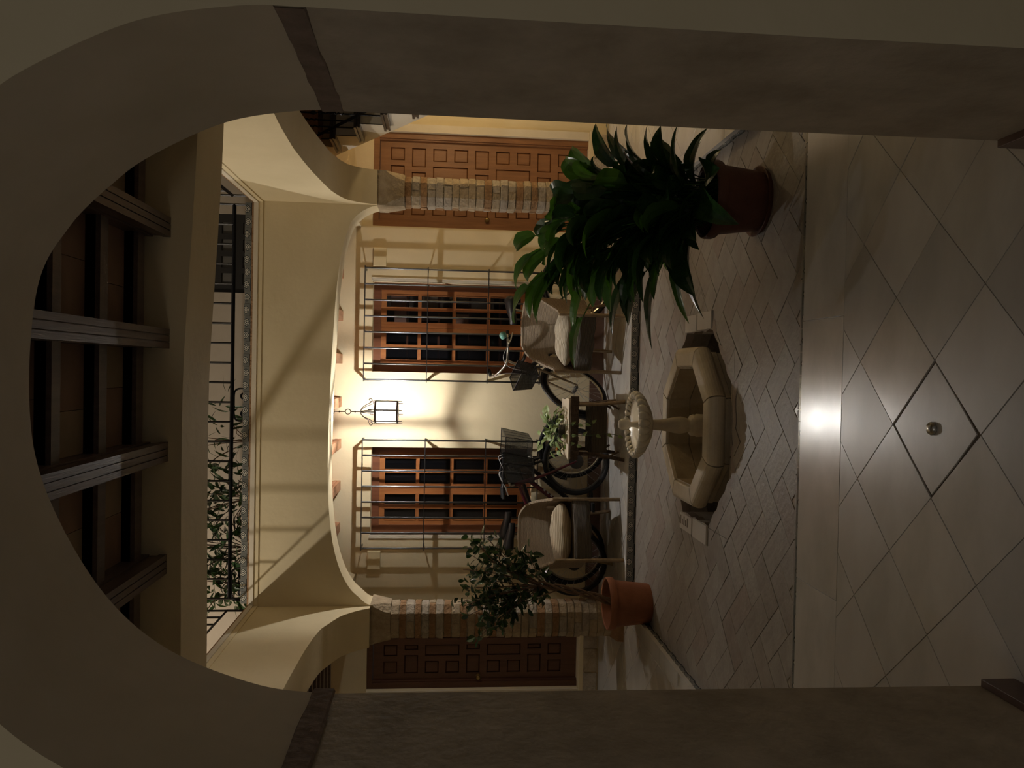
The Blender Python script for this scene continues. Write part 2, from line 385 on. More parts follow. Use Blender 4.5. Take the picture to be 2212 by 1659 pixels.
# ================================================================= THE SETTING
XL, XR, YF, YB, ZP = -1.99, 1.37, 3.28, 6.46, -0.075     # the sunken patio
YA = 6.5                                                  # face of the far arcade
YW = 7.6                                                  # far wall
YN0, YN1 = 1.42, 1.98                                     # near arch
def catmull(pts, k=4):
    out = []
    for i in range(len(pts) - 1):
        p0, p1, p2, p3 = pts[max(i - 1, 0)], pts[i], pts[i + 1], pts[min(i + 2, len(pts) - 1)]
        for j in range(k):
            t = j / k
            out.append(tuple(.5 * (2 * b + (c - a) * t + (2 * a - 5 * b + 4 * c - d) * t * t + (3 * b - a - 3 * c + d) * t ** 3)
                             for a, b, c, d in zip(p0, p1, p2, p3)))
    out.append(pts[-1]); return out
def arch_wall(mb, prof, u0, u1, z0, ztop, w0, w1, f, mi=lambda z: 0, face_mi=0):
    P = lambda u, w, z: f(u, w, z)
    a, b = prof[0][0], prof[-1][0]
    for (ua, ub) in ((u0, a), (b, u1)):
        if ub - ua > 1e-4:
            zt = ztop
            mb.quad(P(ua, w0, z0), P(ub, w0, z0), P(ub, w0, zt), P(ua, w0, zt), face_mi)
            mb.quad(P(ua, w1, z0), P(ub, w1, z0), P(ub, w1, zt), P(ua, w1, zt), face_mi)
    for i in range(len(prof) - 1):
        (ua, za), (ub, zb) = prof[i], prof[i + 1]
        if ub - ua > 1e-4:
            for w in (w0, w1):
                mb.quad(P(ua, w, za), P(ub, w, zb), P(ub, w, ztop), P(ua, w, ztop), face_mi)
        mb.quad(P(ua, w0, za), P(ub, w0, zb), P(ub, w1, zb), P(ua, w1, za), mi((za + zb) / 2))
    mb.quad(P(u0, w0, ztop), P(u1, w0, ztop), P(u1, w1, ztop), P(u0, w1, ztop), face_mi)
    for u in (u0, u1): mb.quad(P(u, w0, z0), P(u, w1, z0), P(u, w1, ztop), P(u, w0, ztop), face_mi)
fXZ = lambda u, w, z: (u, w, z)
fYZ = lambda u, w, z: (w, u, z)
def holed(mb, x0, x1, z0, z1, y0, y1, holes, mi=0, sides=True):
    xs = sorted({x0, x1, *[h[0] for h in holes], *[h[1] for h in holes]})
    zs = sorted({z0, z1, *[h[2] for h in holes], *[h[3] for h in holes]})
    for i in range(len(xs) - 1):
        for j in range(len(zs) - 1):
            cx, cz = (xs[i] + xs[i + 1]) / 2, (zs[j] + zs[j + 1]) / 2
            if any(h[0] < cx < h[1] and h[2] < cz < h[3] for h in holes): continue
            for y in (y0, y1):
                mb.quad((xs[i], y, zs[j]), (xs[i + 1], y, zs[j]), (xs[i + 1], y, zs[j + 1]), (xs[i], y, zs[j + 1]), mi)
    for (a, b, c, d) in [(x0, x1, z0, z1)] + list(holes):
        mb.quad((a, y0, c), (b, y0, c), (b, y1, c), (a, y1, c), mi); mb.quad((a, y0, d), (b, y0, d), (b, y1, d), (a, y1, d), mi)
        mb.quad((a, y0, c), (a, y1, c), (a, y1, d), (a, y0, d), mi); mb.quad((b, y0, c), (b, y1, c), (b, y1, d), (b, y0, d), mi)

# ---- floors
OC, OR = (-.333, 4.90), .622                     # octagonal pit around the fountain
def octagon(c, ap, rot=0.0):
    R = ap / cos(pi / 8)
    return [(c[0] + R * cos(rot + pi / 8 + k * pi / 4), c[1] + R * sin(rot + pi / 8 + k * pi / 4)) for k in range(8)]
mb = MB()
for a, b in (((-3.4, .6, -.25), (3.0, YF, -.006)), ((-3.4, YB, -.25), (3.0, YW, -.006)), ((-3.4, YF, -.25), (XL, YB, -.006)), ((XR, YF, -.25), (3.0, YB, -.006))):
    mb.box(a, b)
floor = struct(mb, 'floor', M['joint'], 'pale marble tile floor of the arcade around the sunken patio')
def floor_tile(poly, z, th, gap, mats, parent, jz=.0008, inset=.0015):
    p = dedupe(shrink(poly, gap))
    if len(p) < 3 or area(p) < 4e-4: return None
    cx = sum(q[0] for q in p) / len(p); cy = sum(q[1] for q in p) / len(p)
    t = MB(); zz = z + random.uniform(-jz, jz)
    t.prism([(q[0] - cx, q[1] - cy) for q in p], -th, 0, inset=inset)
    if jz > .0015: t.xf(Matrix.Rotation(random.uniform(-.002, .002), 4, 'X') @ Matrix.Rotation(random.uniform(-.002, .002), 4, 'Y'))
    o = t.build('tile', mats, parent, local=True); o.location = (cx, cy, zz); return o
HD = .2235; MC = (-.163, 2.362)
cover_poly = [(MC[0] + HD, MC[1]), (MC[0], MC[1] + HD), (MC[0] - HD, MC[1]), (MC[0], MC[1] - HD)]
zones = [(-1.95, 1.95, 1.30, 2.94), (-3.35, 2.98, YB + .0, YW), (-3.35, XL - .12, YF, YB), (XR + .12, 2.98, YF, YB)]
mi_ = 0
for x0, x1, y0, y1 in zones:
    for i in range(-18, 19):
        for j in range(-6, 30):
            if (i + j) % 2: continue
            c = (MC[0] + i * HD, MC[1] + j * HD)
            if c[0] < x0 - HD or c[0] > x1 + HD or c[1] < y0 - HD or c[1] > y1 + HD: continue
            if i == 0 and j == 0: continue
            p = clip_rect([(c[0] + HD, c[1]), (c[0], c[1] + HD), (c[0] - HD, c[1]), (c[0], c[1] - HD)], x0, x1, y0, y1)
            if len(p) > 2: floor_tile(p, 0, .012, .0009, M['marble%d' % random.choice((0, 0, 1, 1, 2, 3))], floor)
for a, b in ((-2.04, -.898), (-.898, .245), (.245, 1.39)):      # long border slabs at the near edge of the patio
    floor_tile([(a, 2.94), (b, 2.94), (b, YF + .012), (a, YF + .012)], 0, .03, .0015, M['marble0'], floor)
for x0, x1 in ((XL - .12, XL + .01), (XR - .01, XR + .12)):
    for k in range(3):
        floor_tile([(x0, YF + k * 1.06), (x1, YF + k * 1.06), (x1, YF + (k + 1) * 1.06), (x0, YF + (k + 1) * 1.06)], 0, .03, .0015, M['marble1'], floor)

def minus_oct(poly, oc):        # convex pieces of poly outside a convex polygon
    pieces = []; rest = poly; n = len(oc)
    for i in range(n):
        a, b = oc[i], oc[(i + 1) % n]
        nx, ny = b[1] - a[1], -(b[0] - a[0]); d = nx * a[0] + ny * a[1]     # outward for ccw
        out = clip(rest, -nx, -ny, -d)
        if len(out) > 2 and area(out) > 3e-4: pieces.append(out)
        rest = clip(rest, nx, ny, d)
        if len(rest) < 3: break
    return pieces
pit = octagon(OC, OR)
mb = MB()
for p in minus_oct([(XL, YF), (XR, YF), (XR, YB), (XL, YB)], pit): mb.prism(p, -.25, ZP - .0035)
patio = struct(mb, 'patio_floor', M['joint'], 'sunken patio floor of brown herringbone pavers around the fountain')
mb = MB()
for i in range(8):
    a, b = pit[i], pit[(i + 1) % 8]
    mb.quad((*a, -.36), (*b, -.36), (*b, ZP - .006), (*a, ZP - .006))
mb.add([(*p, -.36) for p in pit], [tuple(range(8))])
mb.build('pit_lining', M['pit'], patio)
HW = .1527; V0 = (.163, 3.627)
ax, bx = (-HW / sqrt(2), HW / sqrt(2)), (HW / sqrt(2), HW / sqrt(2))
hp = lambda a, b: (V0[0] + a * ax[0] + b * bx[0], V0[1] + a * ax[1] + b * bx[1])
for x in range(-30, 40):
    for y in range(-30, 40):
        m_ = (x - y - 1) % 4
        if m_ == 0: c = [(x, y), (x + 2, y), (x + 2, y + 1), (x, y + 1)]
        elif m_ == 3: c = [(x, y), (x + 1, y), (x + 1, y + 2), (x, y + 2)]
        else: continue
        p = clip_rect([hp(*q) for q in c], XL, XR, 3.475, YB)
        if len(p) < 3 or area(p) < .002: continue
        mt = M['paver%d' % random.choice((0, 0, 1, 2, 2, 3))]
        if all(sqrt((q[0] - OC[0]) ** 2 + (q[1] - OC[1]) ** 2) > .72 for q in p):
            floor_tile(p, ZP, .012, .0011, mt, patio, jz=.0012)
        else:
            ps = [dedupe(shrink(q, .0016)) for q in minus_oct(shrink(p, .001), pit)]
            t = MB(); z = ZP + random.uniform(-.002, .002)
            for q in ps:
                if len(q) > 2 and area(q) > 6e-4: t.prism(q, ZP - .012, z)
            if t.f: t.build('tile', mt, patio)
for k in range(11):                                  # row of long bricks along the near edge
    x0 = XL + k * .3055
    floor_tile([(x0, 3.385), (min(x0 + .3055, XR), 3.385), (min(x0 + .3055, XR), 3.475), (x0, 3.475)], ZP + .004, .014, .002, M['paver%d' % (k % 3)], patio)
# broken mortar collar of the pit, loose bricks in the trench
mb = MB(); ring = []
for k in range(64):
    a = 2 * pi * k / 64
    i8 = OR / cos((a + pi / 8) % (pi / 4) - pi / 8)
    ring.append((a, i8))
for k in range(64):
    a0, r0 = ring[k]; a1, r1 = ring[(k + 1) % 64]
    j0 = .035 + .022 * sin(k * 1.7) + .02 * sin(k * .61 + 1); k1 = (k + 1) % 64
    j1 = .035 + .022 * sin(k1 * 1.7) + .02 * sin(k1 * .61 + 1)
    i0 = .018 * sin(k * 2.3); i1 = .018 * sin(k1 * 2.3)
    q = lambda a, r, z: (OC[0] + r * cos(a), OC[1] + r * sin(a), z)
    mb.quad(q(a0, r0 - .012 + i0 * .5, ZP + .003), q(a1, r1 - .012 + i1 * .5, ZP + .003), q(a1, r1 + j1, ZP + .0008), q(a0, r0 + j0, ZP + .0008))
    mb.quad(q(a0, r0 - .012 + i0 * .5, ZP + .004), q(a1, r1 - .012 + i1 * .5, ZP + .004), q(a1, r1 - .012 + i1 * .5, ZP - .05), q(a0, r0 - .012 + i0 * .5, ZP - .05))
mb.build('mortar_collar', M['paver3'], patio)
for x0, x1 in ((-.47, -.16), (-.15, -.04), (-.62, -.48)):
    mb = MB(); mb.box((x0, 4.262, -.2), (x1, 4.352, ZP - .012)); mb.jitter(.006); mb.build('brick', M['brick_grey'], patio)
def kerb(x0, x1, y0, y1, slots):
    k = MB(); z = ZP + .012
    k.prism([(x0, y0), (x1, y0), (x1, y1), (x0, y1)], -.30, z, inset=.008)
    o = k.build('kerb_stone', M['marble2'], patio)
    if slots:
        d = MB()
        for s in range(6):
            yy = y0 + .08 + s * .035; d.box((x0 + .035, yy, z + .0005), (x0 + .095 - (s % 2) * .02, yy + .014, z + .002))
        d.build('drain_slot', M['pit'], o)
kerb(-1.07, -.945, 4.655, 4.93, False); kerb(-1.065, -.95, 4.94, 5.20, True)
kerb(.285, .40, 4.66, 4.93, False); kerb(.28, .395, 4.935, 5.18, False)

# ---- painted tiles on the risers round the patio
def riser(name, label, a, b, z0, h, out):
    a, b = Vector(a), Vector(b); L = (b - a).length; n = max(1, round(L / .1035)); d = (b - a).normalized(); step = L / n
    back = MB(); nx = Vector(out)
    p0, p1 = a - nx * .012, b - nx * .012
    back.quad((p0.x, p0.y, z0 - .02), (p1.x, p1.y, z0 - .02), (p1.x, p1.y, z0 + h + .004), (p0.x, p0.y, z0 + h + .004))
    root = struct(back, name, M['joint'], label)
    t = MB(); w = step / 2 - .001
    ux = d * w; th = nx * .010
    vs = []
    for s in (-1, 1):
        for zz in (-h / 2, h / 2):
            vs.append(ux * s + Vector((0, 0, zz)) - th); vs.append(ux * s + Vector((0, 0, zz)))
    t.add(vs, [(1, 5, 7, 3), (0, 1, 3, 2), (4, 6, 7, 5), (2, 3, 7, 6), (0, 4, 5, 1)])
    me = t.mesh('tile', M['azulejo'])
    for k in range(n):
        o = link(bpy.data.objects.new('tile', me), root); c = a + d * (step * (k + .5)); o.location = (c.x, c.y, z0 + h / 2 + (.004 if k % 2 else -.002))
    return root
riser('trim_1', 'painted tile strip on the far step of the patio below the wicker chairs', (XL, YB - .002, 0), (XR, YB - .002, 0), ZP + .003, .062, (0, -1, 0))
riser('trim_2', 'painted tile strip on the patio step beside the small terracotta pot', (XL + .002, YF + .1, 0), (XL + .002, YB, 0), ZP + .003, .062, (1, 0, 0))
riser('trim_3', 'painted tile strip on the patio step behind the big dark leafy plant', (XR - .002, YF + .1, 0), (XR - .002, YB, 0), ZP + .003, .062, (-1, 0, 0))
mb = MB(); mb.box((XL, YF + .012, ZP - .02), (XR, 3.385, -.045))
t4 = struct(mb, 'trim_4', M['joint'], 'painted tile strip at the near edge of the patio beside the marble slabs')
tm = MB(); tm.box((-.051, -.036, -.010), (.051, .036, 0)); tme = tm.mesh('tile', M['azulejo'])
for k in range(32):
    o = link(bpy.data.objects.new('tile', tme), t4); o.location = (XL + .053 + k * .105, 3.345, -.034)

# ---- manhole-like stone cover
cv = thing('stone_cover', 'loose square marble floor cover with dark open joints and a metal knob', 'cover', (MC[0], MC[1], 0))
c_ = [(HD - .006, 0), (HD * .55, HD * .43), (0, HD - .006), (-HD * .5, HD * .485), (-HD + .008, 0), (-HD * .45, -HD * .52), (0, -HD + .016), (HD * .4, -HD * .565), ]
mb = MB(); mb.prism([(p[0] * .992, p[1] * .992) for p in c_], -.03, -.002, inset=.002); mb.build('slab', M['marble1'], cv, local=True)
mb = MB(); mb.lathe([(0, -.004), (.021, -.004), (.022, .004), (.018, .011), (.009, .015), (0, .016)], n=20); mb.build('knob', M['chrome'], cv, smooth=True, local=True).location = (.002, .002, 0)
mb = MB(); mb.prism(cover_poly, -.03, -.0055); mb.build('cover_bed', M['pit'], floor)

# ---- near arch (the photograph is taken through it)
k_ = .9659
pts = [(-.833, 1.85), (-.808, 2.033), (-.712, 2.261), (-.559, 2.423), (-.318, 2.552), (-.102, 2.593), (.182, 2.576), (.331, 2.503), (.442, 2.401), (.515, 2.308), (.603, 2.135), (.640, 1.963), (.645, 1.85)]
pr_ = catmull(pts, 14)
prof = [(-.842, 0), (-.838, .9)] + pr_ + [(.646, .9), (.652, 0)]
mb = MB()
A, Bv = (-3.4, 3.0)
# jambs lean a little, so the walls beside them follow the profile ends
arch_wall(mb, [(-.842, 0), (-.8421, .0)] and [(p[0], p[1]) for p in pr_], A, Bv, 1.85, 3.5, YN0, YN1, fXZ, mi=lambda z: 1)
for s, xs in ((-1, (-.842, -.838, -.833)), (1, (.652, .646, .645))):
    zz = (0, .9, 1.85); xo = A if s < 0 else Bv
    for i in range(2):
        for y in (YN0, YN1):
            mb.quad((xo, y, zz[i]), (xs[i], y, zz[i]), (xs[i + 1], y, zz[i + 1]), (xo, y, zz[i + 1]))
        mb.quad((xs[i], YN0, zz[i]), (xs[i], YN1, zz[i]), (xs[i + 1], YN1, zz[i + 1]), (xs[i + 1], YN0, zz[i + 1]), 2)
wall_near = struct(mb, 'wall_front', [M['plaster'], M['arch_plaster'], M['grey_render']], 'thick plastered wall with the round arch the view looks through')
for s, x in ((-1, -.824), (1, .646)):
    mb = MB(); rows = []
    for i in range(9):
        y = YN0 + (YN1 - YN0) * i / 8
        rows.append([(x - s * -.0 + -s * .004 * (1 if j in (1, 2) else -.5) + random.uniform(-.002, .002), y, z + random.uniform(-.003, .003)) for j, z in enumerate((1.842, 1.846, 1.897, 1.901))])
    for i in range(8):
        for j in range(3): mb.quad(rows[i][j], rows[i + 1][j], rows[i + 1][j + 1], rows[i][j + 1])
    mb.build('impost_band', M['impost'], wall_near)
for s, x in ((-1, -.842), (1, .652)):
    mb = MB()
    xa, xb = (x, x + .022) if s < 0 else (x - .022, x)
    mb.box((xa, YN0 - .02, 0), (xb, YN1 - .004, .098)); o = mb.build('skirting_tile', M['skirting'], wall_near, bevel=.002)
mb = MB(); mb.box((A, YN0 - .02, 0), (-.842, YN0 - .0005, .098)); mb.box((.652, YN0 - .02, 0), (Bv, YN0 - .0005, .098))
struct(mb, 'baseboard_front', M['skirting'], 'brown tile skirting along the foot of the near arch wall')

# ---- near arcade: ceiling of beams, joists and clay panels, and the lintel beyond it
mb = MB(); mb.box((-3.4, YN1, 2.735), (3.0, 2.96, 3.10))
ceil1 = struct(mb, 'ceiling_near', M['clay'], 'dark beamed ceiling with clay panels just beyond the near arch')
beams = [-2.0, -1.585, -1.165, -.747, -.327, .093, .505, .92, 1.34, 1.76]
for x in beams:
    b = MB()
    y0, y1 = YN1 + .001, 2.9595
    for (u0, u1) in ((-.036, -.0145), (-.0105, .0105), (.0145, .036)): b.box((x + u0, y0, 2.60), (x + u1, y1, 2.610))
    for (w, z0, z1) in ((.036, 2.608, 2.628), (.031, 2.632, 2.66), (.036, 2.664, 2.735)):
        b.box((x - w, y0, z0), (x + w, y1, z1))
    b.box((x - .027, y0, 2.605), (x + .027, y1, 2.73))
    b.build('beam', M['dark_beam'], ceil1)
js = [(2.85, 2.9595), (2.552, 2.655), (2.255, 2.345), (2.0, 2.06)]
for k in range(len(beams) - 1):
    x0, x1 = beams[k] + .036, beams[k + 1] - .036
    for y0, y1 in js:
        b = MB(); b.box((x0, y0, 2.675), (x1, y0 + (y1 - y0) * .55, 2.7345)); b.box((x0, y0, 2.690), (x1, y0 + (y1 - y0) * .8, 2.7345)); b.box((x0, y0, 2.706), (x1, y1, 2.7345))
        b.build('joist', M['dark_beam'], ceil1)
    for (ya, yb) in ((2.655, 2.85), (2.345, 2.552), (2.06, 2.255)):
        xm = x0 + (x1 - x0) * random.uniform(.4, .6)
        for (xa, xb) in ((x0, xm), (xm, x1)):
            b = MB(); b.box((xa + .001, ya, 2.722), (xb - .001, yb, 2.734)); b.build('clay_panel', M['clay2'] if random.random() < .3 else M['clay'], ceil1)
mb = MB(); lp = catmull([(-3.4, 2.545), (-2.2, 2.546), (-1.18, 2.546), (-.6, 2.551), (-.08, 2.551), (.3, 2.535), (.55, 2.522), (1.0, 2.505), (2.0, 2.49), (3.0, 2.48)], 3)
for (ua, za), (ub, zb) in zip(lp[:-1], lp[1:]):
    for y in (2.96, 3.28): mb.quad((ua, y, za), (ub, y, zb), (ub, y, 3.12), (ua, y, 3.12))
    mb.quad((ua, 2.96, za), (ub, 2.96, zb), (ub, 3.28, zb), (ua, 3.28, za), 1)
mb.quad((-3.4, 2.96, 3.12), (3.0, 2.96, 3.12), (3.0, 3.28, 3.12), (-3.4, 3.28, 3.12))
struct(mb, 'wall_lintel', [M['plaster'], M['plaster']], 'long plastered lintel across the near side of the patio')

# ---- far arcade and the two side arcades
fa = catmull([(-1.992, 2.165), (-1.975, 2.205), (-1.933, 2.254), (-1.846, 2.341), (-1.70, 2.420), (-1.496, 2.480), (-1.25, 2.515), (-.992, 2.533), (-.65, 2.536), (-.297, 2.529), (.05, 2.518), (.396, 2.502), (.66, 2.486), (.896, 2.460), (1.08, 2.42), (1.213, 2.371), (1.292, 2.296), (1.335, 2.22), (1.352, 2.165)], 8)
mb = MB(); arch_wall(mb, fa, -2.33, 1.65, 2.165, 3.12, YA, YA + .25, fXZ, mi=lambda z: 1)
struct(mb, 'wall_far_arcade', [M['plaster'], M['plaster']], 'cream plaster wall with the wide flat arch across the far side of the patio')
def side_arch(prof, w0, w1, name, label):
    half = catmull(prof, 9)
    full = [(2 * 4.89 - u, z) for u, z in half] + [q for q in reversed(half)][1:]
    full = sorted(set((round(a, 4), round(b, 4)) for a, b in full))
    m = MB(); arch_wall(m, full, YF - .0, YA - .0005, 2.165, 3.12, w0, w1, fYZ, mi=lambda z: 1)
    return struct(m, name, [M['plaster'], M['plaster']], label)
side_arch([(6.475, 2.165), (6.458, 2.22), (6.425, 2.291), (6.37, 2.355), (6.31, 2.40), (6.14, 2.452), (5.937, 2.485), (5.492, 2.520), (5.2, 2.534), (4.89, 2.542)], 1.355, 1.64, 'wall_right_arcade', 'plaster wall with an arch on the staircase side of the patio')
side_arch([(6.44, 2.165), (6.40, 2.225), (6.351, 2.283), (6.256, 2.363), (6.16, 2.408), (6.06, 2.442), (5.90, 2.49), (5.559, 2.522), (5.2, 2.534), (4.89, 2.54)], -2.33, -2.0, 'wall_left_arcade', 'plaster wall with an arch on the side of the small terracotta pot')

# ---- brick pillars with chamfered corners
def pillar(x0, x1, y0, y1, label, ch=.062):
    oct_ = lambda e, c: [(x0 + e + c, y0 + e), (x1 - e - c, y0 + e), (x1 - e, y0 + e + c), (x1 - e, y1 - e - c), (x1 - e - c, y1 - e), (x0 + e + c, y1 - e), (x0 + e, y1 - e - c), (x0 + e, y0 + e + c)]
    core = MB(); core.prism(oct_(.012, ch), .0, 1.99)
    root = struct(core, 'pillar', M['mortar'], label)
    z = .10; k = 0; xm = (x0 + x1) / 2; ym = (y0 + y1) / 2
    while z < 1.93:
        h = random.uniform(.058, .068) if k % 2 else random.uniform(.062, .074)
        cut = [(1, 0, xm + random.uniform(-.05, .05)), (0, 1, ym + random.uniform(-.03, .03))][k % 2]
        for sgn in (1, -1):
            p = clip(oct_(random.uniform(0, .006), ch), sgn * cut[0], sgn * cut[1], sgn * cut[2])
            p = shrink(dedupe(p), .002)
            if len(p) < 3: continue
            b = MB(); b.prism(p, z + .004, z + h - .004, inset=.003); b.jitter(.0028)
            mt = M[('brick_tan', 'brick_grey')[random.random() < .35]] if k % 2 == 0 else M[('brick_brown', 'brick_tan', 'brick_grey')[random.choice((0, 0, 0, 1, 2))]]
            b.build('brick', mt, root)
        z += h; k += 1
    sq = lambda e, c: oct_(e, c)
    cp = MB(); rings = [[(*q, z - .002) for q in sq(-.004, ch)], [(*q, z + .05) for q in sq(-.012, ch * .9)], [(*q, z + .13) for q in sq(-.018, ch * .35)], [(*q, z + .15) for q in sq(-.020, .004)], [(*q, 2.166) for q in sq(-.020, .004)]]
    cp.loft(rings); cp.build('capital', M['brick_tan'], root)
    bs = MB(); bs.loft([[(*q, 0) for q in sq(-.02, .004)], [(*q, .05) for q in sq(-.018, .01)], [(*q, .075) for q in sq(-.01, ch * .6)], [(*q, .10) for q in sq(0, ch)]]); bs.build('pillar_foot', M['brick_brown'], root)
pillar(1.372, 1.625, YA + .005, YA + .275, 'chamfered brick pillar behind the big leafy plant')
pillar(-2.305, -2.005, YA + .005, YA + .275, 'chamfered brick pillar behind the small terracotta pot')
for x0, x1 in ((1.37, 1.64), (-2.32, -2.0)):          # unseen near ends of the side arcades
    mb = MB(); mb.box((x0, YF - .3, 0), (x1, YF + .02, 2.52)); struct(mb, 'pillar', M['plaster'], 'plain pillar hidden behind the jamb of the near arch by the ' + ('stair' if x0 > 0 else 'garden pot') + ' side')

# ---- far wall, doors and windows in it
DR = (1.385, 2.305, .19, 2.305); DL = (-3.185, -2.285, .19, 2.295)
WR = (-.035, .85, .70, 2.29); WL = (-1.635, -.775, .70, 2.28)
mb = MB(); holed(mb, -3.4, 3.05, 0, 3.12, YW, YW + .30, [DR, DL, WR, WL])
wall_back = struct(mb, 'wall_back', M['plaster'], 'cream plaster far wall with two windows and two doors')
mb = MB(); mb.box((-2.22, YW - .012, 0), (1.30, YW - .0005, .135)); struct(mb, 'baseboard_back', M['skirting'], 'brown skirting along the far wall behind the bicycles')
mb = MB(); mb.box((-3.55, 2.0, 0), (-3.4, YW + .16, 3.12)); struct(mb, 'wall_left', M['plaster'], 'plaster end wall beyond the dark panelled door')
mb = MB(); mb.box((3.0, 2.0, 0), (3.15, YW + .16, 3.12)); struct(mb, 'wall_right', M['plaster'], 'plaster wall beside the staircase')
def steps(x0, x1, label):
    mb = MB(); mb.box((x0 - .03, YW - .06, 0), (x1 + .03, YW - .0005, .188))
    r = struct(mb, 'door_step', M['plaster'], label)
    w = (x1 - x0) / 4
    for k in range(4):
        b = MB(); b.box((x0 + k * w + .006, YW - .075, .015), (x0 + (k + 1) * w - .006, YW - .061, .15)); b.jitter(.003); b.build('brick', M['brick_tan' if k % 2 else 'brick_grey'], r)
steps(DR[0], DR[1] + .05, 'brick step under the lit brown panelled door'); steps(DL[0] - .05, DL[1], 'brick step under the dark panelled door')
def panelled_door(name, label, D, knob_x, rec=0.0, wd='door_wood'):
    global YW
    x0, x1, z0, z1 = D; YW = YW + rec; yb = YW + .075
    fr = MB(); f = .055
    for a, b in (((x0, YW + .03, z0), (x0 + f, yb + .05, z1)), ((x1 - f, YW + .03, z0), (x1, yb + .05, z1)), ((x0 + f, YW + .03, z1 - f), (x1 - f, yb + .05, z1))): fr.box(a, b)
    for a, b in (((x0 + f, YW + .045, z0), (x0 + f + .014, yb, z1 - f)), ((x1 - f - .014, YW + .045, z0), (x1 - f, yb, z1 - f))): fr.box(a, b)
    root = struct(fr, name, M[wd], label)
    a0, a1, b1 = x0 + f + .014, x1 - f - .014, z1 - f - .004
    Wd = a1 - a0; R = []; hz = b1 - z0; pitch = (hz - .16 - .03) / 9.0
    for r in range(9):
        zb = z0 + .16 + (8 - r) * pitch; zt = zb + pitch * .66
        B = r in (1, 4, 7)
        o = .185 if B else .125
        for s in (0, 1):
            u0, u1 = (.062, .062 + o)
            R.append((a0 + u0, a0 + u1, zb, zt) if not s else (a1 - u1, a1 - u0, zb, zt))
            v0, v1 = .062 + o + .05, Wd / 2 - .03
            if r in (2, 5): continue
            top = zt + pitch if r in (3, 6) else zt
            R.append((a0 + v0, a0 + v1, zb, top) if not s else (a1 - v1, a1 - v0, zb, top))
    lf = MB(); holed(lf, a0, a1, z0 + .004, b1, yb, yb + .024, R); leaf = lf.build('door_leaf', M[wd], root)
    for (u0, u1, c, d) in R:
        p = MB(); e = .012
        p.add([(u0, yb + .022, c), (u1, yb + .022, c), (u1, yb + .022, d), (u0, yb + .022, d), (u0 + e, yb + .010, c + e), (u1 - e, yb + .010, c + e), (u1 - e, yb + .010, d - e), (u0 + e, yb + .010, d - e)],
              [(4, 5, 6, 7), (0, 1, 5, 4), (1, 2, 6, 5), (2, 3, 7, 6), (3, 0, 4, 7)])
        p.build('panel', M[wd], leaf)
    k = MB(); k.lathe([(0, 0), (.022, 0), (.022, .006), (.010, .010), (.010, .03), (.024, .04), (.024, .055), (.012, .065), (0, .066)], n=16)
    k.xf(Matrix.Translation((knob_x, yb, z0 + 1.0)) @ Matrix.Rotation(pi / 2, 4, 'X')); k.build('door_knob', M['brass'], leaf, smooth=True)
    ar = MB()
    s = x1 if x1 > 0 else x0
    ar.box((min(s, s + (.075 if x1 > 0 else -.045)), YW - .012, z0), (max(s, s + (.075 if x1 > 0 else -.045)), YW - .0005, z1 + .0)); ar.xf(Matrix.Translation((0, -rec, 0))).build('architrave', M['white_string'], root); YW -= rec
panelled_door('door_1', 'brown panelled wooden door behind the brick pillar and big leafy plant', DR, DR[0] + .10)
panelled_door('door_2', 'dark panelled wooden door beyond the small tree', DL, DL[0] + .10, .03, 'door_dark')
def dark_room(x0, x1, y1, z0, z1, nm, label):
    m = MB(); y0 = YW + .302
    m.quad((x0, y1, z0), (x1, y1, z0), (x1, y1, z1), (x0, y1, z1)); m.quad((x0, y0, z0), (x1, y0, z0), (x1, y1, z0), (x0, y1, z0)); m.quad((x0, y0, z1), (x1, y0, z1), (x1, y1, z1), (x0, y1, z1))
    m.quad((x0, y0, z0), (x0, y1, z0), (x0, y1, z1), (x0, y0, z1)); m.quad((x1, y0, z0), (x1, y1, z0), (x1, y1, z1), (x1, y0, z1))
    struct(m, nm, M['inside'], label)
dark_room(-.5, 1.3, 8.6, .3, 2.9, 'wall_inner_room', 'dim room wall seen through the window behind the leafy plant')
dark_room(-2.2, -.52, 8.8, .3, 2.9, 'wall_inner_study', 'dim room wall seen through the window behind the black bicycles')
